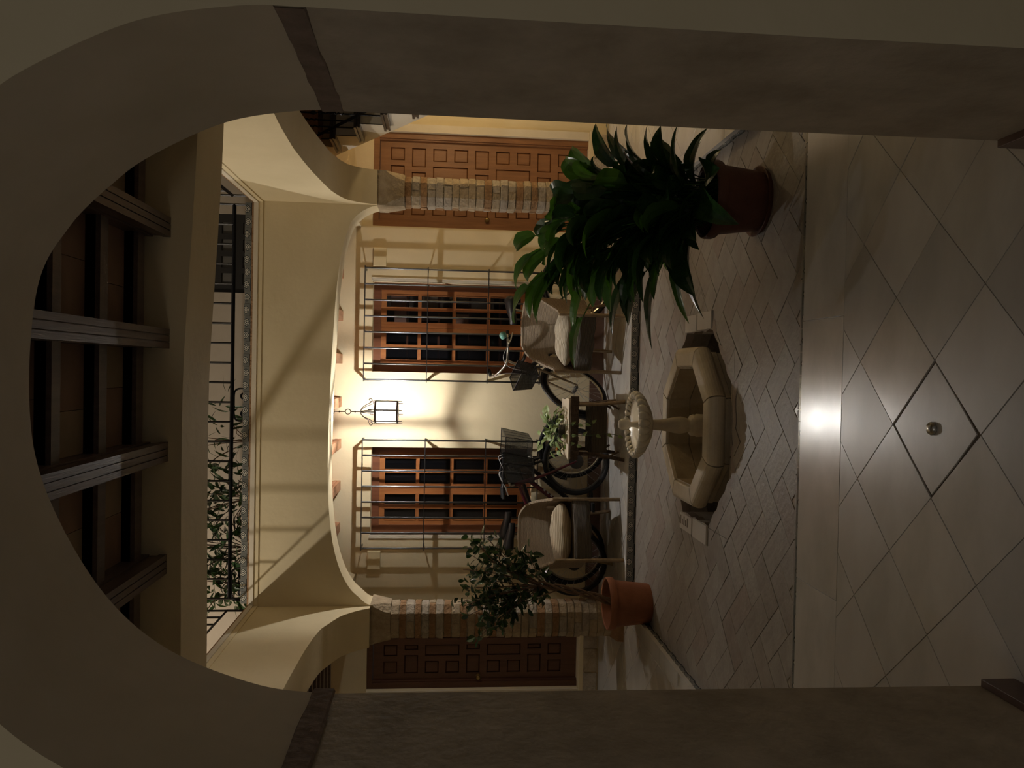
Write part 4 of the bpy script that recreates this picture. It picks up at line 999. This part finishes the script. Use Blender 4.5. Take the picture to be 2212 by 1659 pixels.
# ---- bicycles (local axes: x forward, z up)
def bicycle(label, loc, rz, wb, R, frame_m, fork_m, bsk_m, steer=0.0, hbw=.21, fender=True, sad=.92, hb_h=1.0, bell=False, knob=False, bs=1.0, bo=V((0, 0, 0)), group=None, amber=False):
    r = thing('bicycle', label, 'bicycle', loc, rz, group)
    ra, fa = V((0, 0, R)), V((wb, 0, R))
    hd0, hd1 = V((wb - .175, 0, .74 * R / .32)), V((wb - .225, 0, .90))
    ax_ = (hd1 - hd0).normalized(); St = Matrix.Translation(hd0) @ Matrix.Rotation(steer, 4, ax_) @ Matrix.Translation(-hd0)
    I = Matrix.Identity(4)
    def part(nm, mt, fn, X=I, parent=None, smooth=True):
        m = MB(); fn(m); m.xf(X); return m.build(nm, mt, parent or r, local=True, smooth=smooth)
    def wheel(nm, c, X):
        circ = lambda rr, n=40: [c + V((rr * cos(2 * pi * k / n), 0, rr * sin(2 * pi * k / n))) for k in range(n)]
        w = part(nm, M['rubber'], lambda m: m.tube(circ(R - .019), .019 if not knob else .022, n=7, closed=True), X)
        def rimf(m): m.tube(circ(R - .045), .010, n=5, closed=True)
        part('rim', M['chrome'] if not knob else M['grey_paint'], rimf, X, w)
        def sp(m):
            for k in range(24):
                a = 2 * pi * k / 24; s = .022 if k % 2 else -.022
                m.tube([c + V((.018 * cos(a + 1.2 * (1 if k % 4 < 2 else -1)), s, .018 * sin(a + 1.2 * (1 if k % 4 < 2 else -1)))), c + V(((R - .05) * cos(a), 0, (R - .05) * sin(a)))], .0013, n=3)
        tag(part('spokes', M['wire'], sp, X, w, False), kind='stuff')
        part('hub', M['grey_paint'], lambda m: m.tube([c + V((0, -.05, 0)), c + V((0, -.03, 0)), c + V((0, .03, 0)), c + V((0, .05, 0))], [.008, .020, .020, .008], n=10), X, w)
        if knob: part('brake_disc', M['grey_paint'], lambda m: m.tube([c + V((0, -.034, 0)), c + V((0, -.030, 0))], [.07, .07], n=20), X, w)
        if fender:
            part('mudguard', M['black_paint'], lambda m: m.tube([c + V(((R + .012) * cos(a), 0, (R + .012) * sin(a))) for a in [radians(18 + 9 * k) for k in range(18)]], .017, n=6), X)
    wheel('rear_wheel', ra, I); wheel('front_wheel', fa, St)
    bb = V((.42, 0, .27)); sc = V((.27, 0, .70)); st0 = V((.235, 0, sad - .03))
    def fr(m):
        for p, q, w in ((bb, sc, .016), (bb, hd0 + ax_ * .03, .021), (sc - V((0, 0, .03)) * 1, hd1 - ax_ * .04, .017), (hd0, hd1, .020)): m.tube([p, q], w, n=8)
        for s in (-1, 1):
            m.tube([bb + V((0, s * .03, 0)), ra + V((0, s * .055, 0))], .010, n=6); m.tube([sc + V((0, s * .02, -.03)), ra + V((0, s * .055, 0))], .008, n=6)
    part('frame', frame_m, fr)
    if frame_m == M['red_paint']:
        def dec(m):
            d = (hd0 - bb)
            for k in range(5):
                p = bb + d * (.45 + .07 * k); u = d.normalized(); n_ = V((-u.z, 0, u.x))
                m.quad(p + V((0, -.0218, 0)) - n_ * .010, p + V((0, -.0218, 0)) + u * .022 - n_ * .010, p + V((0, -.0218, 0)) + u * .016 + n_ * .010, p + V((0, -.0218, 0)) - u * .004 + n_ * .010)
        part('frame_decal', M['wire'], dec, smooth=False)
    def fk(m):
        for s in (-1, 1): m.tube([hd0 + V((.0, s * .045, .0)), hd0 + V((.06, s * .052, -.16)), fa + V((0, s * .055, 0))], [.014, .012, .009], n=7)
        m.tube([hd0 + V((0, -.05, 0)), hd0 + V((0, .05, 0))], .016, n=7)
    part('fork', fork_m, fk, St)
    part('seat_post', M['chrome'], lambda m: m.tube([sc, st0], .012, n=8))
    def sd(m):
        rings = []
        for t in [0, .012, .04, .08] + [.14 + .86 * k / 9 for k in range(10)]:
            x = -.13 + .27 * t; w = .085 * (1 - t) ** .75 * min(1, .10 + sqrt(t) * 2.2) + .014 * min(1, t * 12 + .2); h = .070 * (1 - .5 * t) * min(1, .10 + sqrt(t) * 2.4); zc = .012 * sin(t * 5) + (.018 if t < .3 else 0) * (1 - t / .3 if t < .3 else 0)
            rings.append([st0 + V((x, w * cos(a), zc + .02 + h * sin(a) * (1 if sin(a) > 0 else .7))) for a in [2 * pi * k / 12 for k in range(12)]])
        m.loft(rings)
    part('saddle', M['saddle'], sd)
    hb0 = hd1 + ax_ * (hb_h - hd1.z - .06)
    part('handlebar_stem', M['chrome'], lambda m: (m.tube([hd1, hb0], .012, n=8), m.tube([hb0, hb0 + V((.05, 0, .02))], .013, n=8)), St)
    hc = hb0 + V((.05, 0, .02))
    def hb(m):
        m.tube(catmull([tuple(hc + V((-.16, -hbw, .05))), tuple(hc + V((-.06, -hbw * .93, .06))), tuple(hc + V((.0, -hbw * .55, .035))), tuple(hc), tuple(hc + V((.0, hbw * .55, .035))), tuple(hc + V((-.06, hbw * .93, .06))), tuple(hc + V((-.16, hbw, .05)))], 4), .011, n=7)
    hbar = part('handlebar', M['chrome'] if bell else M['black_paint'], hb, St)
    for s in (-1, 1):
        part('grip', M['rubber'], lambda m: m.tube([hc + V((-.17, s * hbw, .05)), hc + V((-.07, s * hbw * .94, .058))], .016, n=8), St, hbar)
        part('brake_lever', M['white_lever'] if bell else M['chrome'], lambda m: m.tube([hc + V((-.035, s * hbw * .86, .055)), hc + V((-.06, s * hbw * .95, .035)), hc + V((-.14, s * (hbw + .015), .01))], [.012, .008, .005], n=6), St, hbar)
        part('brake_cable', M['wire'], lambda m: m.tube(catmull([tuple(hc + V((-.02, s * hbw * .8, .055))), tuple(hc + V((.07, s * hbw * .5, .09))), tuple(hc + V((.09, s * .04, .0))), tuple(hd0 + V((.05, s * .02, .05)))], 5), .003, n=4), St, hbar)
    if bell:
        part('bell', M['teal'], lambda m: m.lathe([(0, -.035), (.020, -.03), (.034, -.012), (.038, 0), (.034, .014), (.020, .030), (0, .036)], hc + V((-.10, hbw * .98, .105)), n=20), St)
        part('bell_base', M['white_lever'], lambda m: m.tube([hc + V((-.10, hbw * .98, .06)), hc + V((-.10, hbw * .98, .072))], .013), St)
    # basket in front of the bars
    bx0 = hd1 + V((.07, 0, -.055)); wt, dt, ht = .155 * bs, .25 * bs, .26 * bs; bx0 = bx0 + bo
    c4 = lambda z, e: [bx0 + V((0, -wt * e, z)), bx0 + V((dt * e, -wt * e, z)), bx0 + V((dt * e, wt * e, z)), bx0 + V((0, wt * e, z))]
    lo_, hi_ = c4(-.14, .80), c4(ht - .14, 1.0)
    bk_ = part('basket', bsk_m, lambda m: m.loft([lo_, hi_], caps=False).add(lo_, [(0, 1, 2, 3)]), St, smooth=False)
    def rm(m):
        m.tube(hi_, .005, n=5, closed=True); m.tube(lo_, .004, n=5, closed=True)
        for p, q in zip(lo_, hi_): m.tube([p, q], .003, n=4)
        for t in (.33, .66):
            for i in range(4): m.tube([lo_[i].lerp(lo_[(i + 1) % 4], t), hi_[i].lerp(hi_[(i + 1) % 4], t)], .0022, n=4)
    part('basket_rim', M['iron'], rm, St, bk_)
    def ck(m):
        m.tube([bb + V((0, -.05, 0)), bb + V((0, -.044, 0))], [.085, .085], n=24); m.tube([bb + V((0, -.06, 0)), bb + V((.13, -.065, -.10))], .009); m.tube([bb + V((0, .06, 0)), bb + V((-.13, .065, .10))], .009)
    cr = part('crank', M['grey_paint'], ck)
    for s in (-1, 1): part('pedal', M['rubber'], lambda m: m.box(tuple(bb + V((-s * .13 - .04, s * .07 - (.09 if s < 0 else 0), s * .10 - .012))), tuple(bb + V((-s * .13 + .04, s * .07 + (.09 if s > 0 else 0), s * .10 + .012)))), I, cr, False)
    part('chain', M['grey_paint'], lambda m: (m.tube([bb + V((0, -.047, .083)), ra + V((0, -.045, .035))], .005, n=4), m.tube([bb + V((0, -.047, -.083)), ra + V((0, -.045, -.035))], .005, n=4)))
    part('rear_rack', M['iron'], lambda m: (m.tube([ra + V((0, .06, 0)), ra + V((-.06, .06, R + .08)), ra + V((.22, .05, R + .10))], .005, n=5), m.tube([ra + V((0, -.06, 0)), ra + V((-.06, -.06, R + .08)), ra + V((.22, -.05, R + .10))], .005, n=5)) ) if fender else None
    if amber:
        part('reflector', M['amber'], lambda m: m.lathe([(0, -.012), (.026, -.008), (.028, .004), (.018, .012), (0, .014)], fa + V((-.02, -.055, R * .55)), n=14), St)
        part('headlamp', M['white_lever'], lambda m: m.lathe([(0, -.03), (.03, -.02), (.034, .01), (.02, .03), (0, .032)], hd0 + V((.05, -.03, .0)), n=14), St)
    return r
pA, rA = onY(1241, 997, 7.235), onY(1237, 1215, 7.235)
bicycle('dark red bicycle with a dark basket, nearest the camera of the two overlapping ones', (rA.x, 7.235, 0), 0, pA.x - rA.x, .318, M['red_paint'], M['red_paint'], M['basket_d'], steer=radians(8), knob=True, fender=False, sad=.935, hb_h=1.0, hbw=.17, bs=1.12, bo=V((-.05, 0, .02)))
pB, rB = onY(1240, 963, 7.33), onY(1230, 1190, 7.33)
bicycle('black bicycle with a pale mesh basket, behind the dark red one', (rB.x, 7.335, 0), 0, pB.x - rB.x, .325, M['black_paint'], M['black_paint'], M['basket'], steer=radians(-12), sad=.965, hb_h=1.0, hbw=.085, amber=True, bo=V((.04, 0, .05)))
pC = onY(1238, 830, 7.2)
bicycle('grey bicycle with a teal bell behind the wicker chair by the leafy plant', (pC.x + .93, 7.27, 0), pi, .98, .335, M['grey_paint'], M['tan_rim'], M['basket_d'], steer=radians(52), sad=.96, hb_h=1.06, hbw=.25, bell=True, bs=.72, bo=V((0, 0, .05)))

# ---- leaves
def leaf_mesh(name, mt, w=.42, fold=.12, curl=.25, obov=.6, n=6):
    m = MB(); rows = []
    for i in range(n + 1):
        t = i / n; ww = w * .5 * (sin(pi * t ** obov) ** .8 if 0 < t < 1 else 0.02); z = -curl * t * t
        rows.append([V((-ww, t, z + fold * ww * 2)), V((0, t, z)), V((ww, t, z + fold * ww * 2))])
    for i in range(n):
        for j in (0, 1): m.quad(rows[i][j], rows[i][j + 1], rows[i + 1][j + 1], rows[i + 1][j])
    return m.mesh(name, mt, True)
def place_leaf(me, parent, p, d, up, L, name='leaf'):
    d = V(d).normalized(); x = d.cross(V(up))
    x = x.normalized() if x.length > 1e-3 else d.orthogonal().normalized()
    z = x.cross(d)
    o = link(bpy.data.objects.new(name, me), parent); q = V(p) - base_of(parent)
    o.matrix_local = Matrix(((x.x * L, d.x * L, z.x * L, q.x), (x.y * L, d.y * L, z.y * L, q.y), (x.z * L, d.z * L, z.z * L, q.z), (0, 0, 0, 1)))
    return o
def rnd(a=1.0): return V((random.uniform(-a, a), random.uniform(-a, a), random.uniform(-a, a)))
def pot(root, c, rb, rt, h, mt, rimh=.05, soil=True, saucer=False):
    m = MB(); x, y, z = c
    m.lathe([(0, z), (rb, z), (rb + .004, z + .01), (rt - .022, z + h - rimh), (rt - .004, z + h - rimh + .004), (rt, z + h - rimh + .015), (rt, z + h - .008), (rt - .008, z + h), (rt - .020, z + h - .006), (rt - .026, z + h - .05), (rt - .03, z + h - .09), (0, z + h - .09)], (0, 0, 0), n=40)
    m.xf(Matrix.Translation((x, y, 0))); m.build('pot', mt, root, smooth=True)
    m = MB(); m.lathe([(0, z + h - .075), (rt - .027, z + h - .075), (rt - .03, z + h - .09)], (x, y, 0), n=24); m.build('soil', M['soil'], root)
    if saucer:
        m = MB(); m.lathe([(0, z), (rb + .02, z), (rb + .035, z + .025), (rb + .026, z + .026), (rb + .012, z + .012)], (x, y, 0), n=40); m.build('saucer', mt, root, smooth=True)

# ---- big aspidistra in the foreground
AP = (.925, 3.98, ZP)
asp = thing('potted_plant', 'large dark leafy plant in a dark red pot at the near corner of the patio', 'plant', AP)
pot(asp, AP, .150, .205, .30, M['terracotta_d'], .06, saucer=True)
def asp_leaf(tip, base=None, bend=.35, width=.055, mt='leaf_dark', start=.42, twist=0.0, droop=None):
    b = V(base) if base else V((AP[0] + random.uniform(-.10, .10), AP[1] + random.uniform(-.09, .09), ZP + .23))
    t_ = V(tip); mid = b.lerp(t_, .5); L = (t_ - b).length
    c = V((b.x + (t_.x - b.x) * .38, b.y + (t_.y - b.y) * .38, max(b.z, t_.z) + bend * L * (.26 if t_.z > b.z + .25 else .85)))
    start = max(.28, 1 - random.uniform(.34, .47) / max(L, .3))
    Q = lambda s: b * (1 - s) ** 2 + c * (2 * s * (1 - s)) + t_ * s * s
    m = MB(); m.tube([Q(start * k / 5) for k in range(6)], .0035, n=4)
    rows = []; n = 14
    for i in range(n + 1):
        u = i / n; s = start + (1 - start) * u; p = Q(s); tg = (Q(min(s + .01, 1.0)) - Q(s - .01)).normalized()
        side = tg.cross(V((0, 0, 1)))
        side = side.normalized() if side.length > .05 else V((1, 0, 0))
        nn = side.cross(tg)
        th = twist * u; side2 = side * cos(th) + nn * sin(th); n2 = side2.cross(tg)
        ww = width * (sin(pi * min(1, u ** .72)) ** .75 if 0 < u < 1 else .03) * (1 + .05 * sin(u * 17))
        rows.append([p - side2 * ww + n2 * ww * .32, p - side2 * ww * .5 + n2 * ww * .10, p, p + side2 * ww * .5 + n2 * ww * .10, p + side2 * ww + n2 * ww * .32])
    for i in range(n):
        for j in range(4): m.quad(rows[i][j], rows[i][j + 1], rows[i + 1][j + 1], rows[i + 1][j])
    m.build('leaf', M[mt], asp, smooth=True)
def c5(x, y): return 1080 + x / 2.765, 200 + y / 2.765
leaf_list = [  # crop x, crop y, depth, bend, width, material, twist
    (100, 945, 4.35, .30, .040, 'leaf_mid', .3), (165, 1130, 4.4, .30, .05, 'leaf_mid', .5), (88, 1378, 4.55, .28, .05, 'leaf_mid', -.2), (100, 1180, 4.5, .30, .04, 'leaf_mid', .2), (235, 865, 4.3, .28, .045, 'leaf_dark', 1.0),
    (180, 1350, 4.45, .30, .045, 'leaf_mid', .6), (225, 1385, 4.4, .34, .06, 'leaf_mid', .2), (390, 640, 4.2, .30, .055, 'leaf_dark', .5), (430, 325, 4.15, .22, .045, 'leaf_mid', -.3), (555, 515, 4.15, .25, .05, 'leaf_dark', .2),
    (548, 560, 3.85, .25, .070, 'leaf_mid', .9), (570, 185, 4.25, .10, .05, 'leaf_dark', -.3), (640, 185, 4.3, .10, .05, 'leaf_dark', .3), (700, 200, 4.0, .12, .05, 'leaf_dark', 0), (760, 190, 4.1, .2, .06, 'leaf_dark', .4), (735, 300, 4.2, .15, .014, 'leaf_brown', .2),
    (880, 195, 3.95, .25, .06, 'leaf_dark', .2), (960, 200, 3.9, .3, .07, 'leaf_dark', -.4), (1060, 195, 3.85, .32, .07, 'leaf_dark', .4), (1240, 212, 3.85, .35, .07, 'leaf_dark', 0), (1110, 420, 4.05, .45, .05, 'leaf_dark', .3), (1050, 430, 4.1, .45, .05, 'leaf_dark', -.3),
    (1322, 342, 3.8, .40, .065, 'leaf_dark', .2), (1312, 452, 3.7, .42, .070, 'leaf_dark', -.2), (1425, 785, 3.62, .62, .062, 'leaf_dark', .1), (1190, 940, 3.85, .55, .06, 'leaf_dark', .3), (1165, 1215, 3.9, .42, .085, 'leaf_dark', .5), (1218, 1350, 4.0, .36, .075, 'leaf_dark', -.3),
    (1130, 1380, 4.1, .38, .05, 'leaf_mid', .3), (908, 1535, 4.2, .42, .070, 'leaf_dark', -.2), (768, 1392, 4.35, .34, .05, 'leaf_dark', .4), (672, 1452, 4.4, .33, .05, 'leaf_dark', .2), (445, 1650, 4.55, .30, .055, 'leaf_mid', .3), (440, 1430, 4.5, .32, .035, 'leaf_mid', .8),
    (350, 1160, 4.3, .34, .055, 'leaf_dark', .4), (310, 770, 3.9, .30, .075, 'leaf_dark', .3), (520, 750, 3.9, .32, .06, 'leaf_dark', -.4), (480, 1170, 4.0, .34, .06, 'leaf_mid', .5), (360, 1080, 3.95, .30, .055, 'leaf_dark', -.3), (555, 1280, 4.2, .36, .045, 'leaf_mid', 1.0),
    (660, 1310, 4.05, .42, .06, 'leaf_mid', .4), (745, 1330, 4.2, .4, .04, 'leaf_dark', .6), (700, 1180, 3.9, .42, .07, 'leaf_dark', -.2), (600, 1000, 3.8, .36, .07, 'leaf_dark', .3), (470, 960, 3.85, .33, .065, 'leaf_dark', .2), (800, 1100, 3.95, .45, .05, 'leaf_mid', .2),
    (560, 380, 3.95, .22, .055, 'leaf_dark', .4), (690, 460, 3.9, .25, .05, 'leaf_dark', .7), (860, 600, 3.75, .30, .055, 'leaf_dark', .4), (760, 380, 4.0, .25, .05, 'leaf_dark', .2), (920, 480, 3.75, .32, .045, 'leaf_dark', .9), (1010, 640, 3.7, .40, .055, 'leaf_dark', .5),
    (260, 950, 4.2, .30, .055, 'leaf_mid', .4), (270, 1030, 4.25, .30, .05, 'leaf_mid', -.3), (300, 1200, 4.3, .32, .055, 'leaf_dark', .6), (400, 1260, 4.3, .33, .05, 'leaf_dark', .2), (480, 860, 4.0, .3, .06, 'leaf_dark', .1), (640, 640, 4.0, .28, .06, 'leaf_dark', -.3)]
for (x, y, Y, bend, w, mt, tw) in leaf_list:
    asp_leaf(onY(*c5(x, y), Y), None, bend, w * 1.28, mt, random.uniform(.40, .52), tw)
for k in range(150):
    t = random.random(); a = random.uniform(-1, 1)
    x = 330 + 800 * t + 60 * a; y = 1280 - 900 * random.random() - (120 if t > .7 else 0)
    asp_leaf(onY(*c5(x, y), random.uniform(3.75, 4.4)), None, random.uniform(.18, .42), random.uniform(.050, .074), random.choice(('leaf_dark', 'leaf_dark', 'leaf_dark', 'leaf_mid')), random.uniform(.36, .5), random.uniform(-1.2, 1.3))

# ---- small tree in the terracotta pot
TP = (-1.835, 5.99, ZP)
tr = thing('potted_tree', 'small tree with braided stems in an orange terracotta pot', 'plant', TP)
pot(tr, TP, .150, .205, .345, M['terracotta'], .06)
leafF = leaf_mesh('leaf', M['leaf_ficus'], .56, .15, .18, .75, 5)
T0 = V((TP[0], TP[1], .19)); T1 = onY(1250, 1284, 5.95); T2 = onY(1165, 1264, 5.95)
for k in range(3):
    m = MB(); m.tube([(T0.lerp(T2, t)) + V((.022 * cos(t * 9 + k * 2.1), .022 * sin(t * 9 + k * 2.1), 0)) + V((.02 * sin(t * 3), 0, 0)) for t in [i / 14 for i in range(15)]], [.013 - .004 * i / 14 for i in range(15)], n=6)
    m.build('stem', M['stem'], tr, smooth=True)
tips = [(1000, 1230), (1020, 1165), (1050, 1158), (1075, 1180), (1005, 1270), (990, 1300), (1010, 1330), (1030, 1300), (1055, 1210), (1080, 1230), (1040, 1250), (1060, 1275), (1085, 1290), (1065, 1330), (1090, 1325), (1030, 1380), (1045, 1360),
        (1130, 1205), (1140, 1195), (1160, 1240), (1150, 1285), (1170, 1275), (1135, 1300), (1100, 1310), (1020, 1200), (1035, 1180), (1095, 1215), (1000, 1310), (1050, 1310), (1075, 1345)]
nl = 0
for i, (x, y) in enumerate(tips):
    Y = random.uniform(5.72, 6.2); e = onY(x, y, Y)
    s = T2.lerp(T1, random.uniform(0, .15)) if x < 1125 else T2.lerp(T1, random.uniform(.05, .5))
    mid = s.lerp(e, .5) + rnd(.03) + V((0, 0, .03))
    m = MB(); m.tube(catmull([tuple(s), tuple(mid), tuple(e)], 3), [.006, .0055, .005, .0045, .004, .0035, .003], n=5); m.build('branch', M['stem'], tr, smooth=True)
    for k in range(9):
        t = random.uniform(.45, 1.0); p = s.lerp(e, t) if t < .85 else e
        d = (e - s).normalized() * .5 + rnd(.9)
        if d.length < .1: d = V((0, 0, 1))
        place_leaf(leafF, tr, p + rnd(.05), d, V((0, -.3, 1)) + rnd(.5), random.uniform(.066, .100)); nl += 1

fol = MB()
for k in range(330):
    x, y = random.choice(tips); e = onY(x, y, random.uniform(5.75, 6.18)).lerp(T2, random.uniform(0, .38)) + rnd(.06)
    d = (e - T2).normalized() * .4 + rnd(1.0); d.normalize(); u = d.cross(V((0, -.3, 1)) + rnd(.6)); u = u.normalized() if u.length > .05 else d.orthogonal().normalized(); L = random.uniform(.055, .085); n_ = u.cross(d)
    P_ = [(0, 0), (.19, .3), (.26, .6), (.16, .88), (0, 1)]
    vs = [e + u * (a * L) + d * (t * L) + n_ * (a * .25 * L - .15 * t * t * L) for a, t in P_] + [e - u * (a * L) + d * (t * L) + n_ * (a * .25 * L - .15 * t * t * L) for a, t in P_[1:4]] + [e + d * (t * L) - n_ * (.15 * t * t * L) for t in (.3, .6, .88)]
    fol.add(vs, [(0, 1, 8), (1, 2, 9, 8), (2, 3, 10, 9), (3, 4, 10), (0, 8, 5), (5, 8, 9, 6), (6, 9, 10, 7), (7, 10, 4)])
tag(fol.build('foliage', M['leaf_ficus'], tr, smooth=True), kind='stuff')

# ---- trailing plant on the low table
PP = (-.53, 6.84, .5005)
po = thing('trailing_plant', 'pale green trailing plant in a small pot on the low table', 'plant', PP)
pot(po, PP, .05, .07, .06, M['grey_paint'], .02)
leafP = leaf_mesh('leaf', M['leaf_pothos'], .62, .12, .25, .55, 5)
for k in range(85):
    a = random.uniform(0, 2 * pi); el = random.uniform(-.3, 1.3); rr = random.uniform(.06, .19)
    e = V(PP) + V((rr * 1.1 * cos(a) * cos(el * .6), rr * .9 * sin(a) * cos(el * .6), .055 + rr * .95 * sin(el)))
    s = V(PP) + V((.03 * cos(a), .03 * sin(a), .05))
    if k % 2 == 0:
        m = MB(); m.tube(catmull([tuple(s), tuple(s.lerp(e, .5) + V((0, 0, .03))), tuple(e)], 3), .0025, n=4); m.build('stem', M['green_stem'], po)
    place_leaf(leafP, po, e, (e - s).normalized() + V((0, 0, -.5)) + rnd(.4), V((0, -.4, 1)) + rnd(.4), random.uniform(.055, .09))
for (x0, pts_) in ((-.55, [(-.55, 6.64, .52), (-.55, 6.565, .45), (-.545, 6.56, .30), (-.53, 6.565, .16), (-.55, 6.56, .05)]), (-.48, [(-.47, 6.66, .53), (-.455, 6.57, .46), (-.45, 6.56, .38), (-.44, 6.57, .30)]), (-.62, [(-.62, 6.66, .53), (-.63, 6.575, .47), (-.64, 6.565, .40)])):
    m = MB(); cp_ = catmull(pts_, 4); m.tube(cp_, .0025, n=4); m.build('vine', M['green_stem'], po)
    for q in cp_[3::3]: place_leaf(leafP, po, q, V((random.uniform(-1, 1), -.6, -.8)), (0, -1, .4), .05)

# ---- plants standing on the upper gallery behind the railing
def gallery_plant(label, x, y, spread, h, n, mt, wide, L, arch=False):
    r = thing('gallery_plant', label, 'plant', (x, y, 3.1225), 0, None)
    pot(r, (x, y, 3.1225), .09, .12, .16, M['terracotta_d'], .03)
    lm = leaf_mesh('leaf', mt, wide, .1, .3, .7, 5)
    for k in range(n):
        a = random.uniform(0, 2 * pi); rr = spread * sqrt(random.random()); z = random.uniform(.12, 1) * h
        e = V((x + rr * cos(a), y + .45 * rr * sin(a) - .02, 3.20 + z)); s = V((x, y, 3.26))
        if k % 9 == 0:
            m = MB(); m.tube(catmull([tuple(s), tuple(s.lerp(e, .6) + V((0, 0, .05))), tuple(e)], 3), .004, n=4); m.build('stem', M['stem'], r)
        place_leaf(lm, r, e, (e - s).normalized() * .6 + rnd(.7) + V((0, 0, -.35)), V((0, -.5, 1)) + rnd(.5), random.uniform(.7, 1.1) * L)
gallery_plant('arching narrow leaved plant behind the gallery railing near the scroll', -.66, 6.85, .44, .46, 80, M['leaf_gallery'], .17, .15)
gallery_plant('bushy dark plant behind the gallery railing above the small grille', -1.16, 6.88, .32, .55, 160, M['leaf_gallery'], .42, .12)
gallery_plant('tall leafy plant in the far corner behind the gallery railing', -1.60, 6.90, .36, .58, 170, M['leaf_ficus'], .36, .13)
gallery_plant('low dark bushy plant at the corner post of the gallery railing', -1.88, 6.80, .22, .42, 110, M['leaf_gallery'], .40, .12)
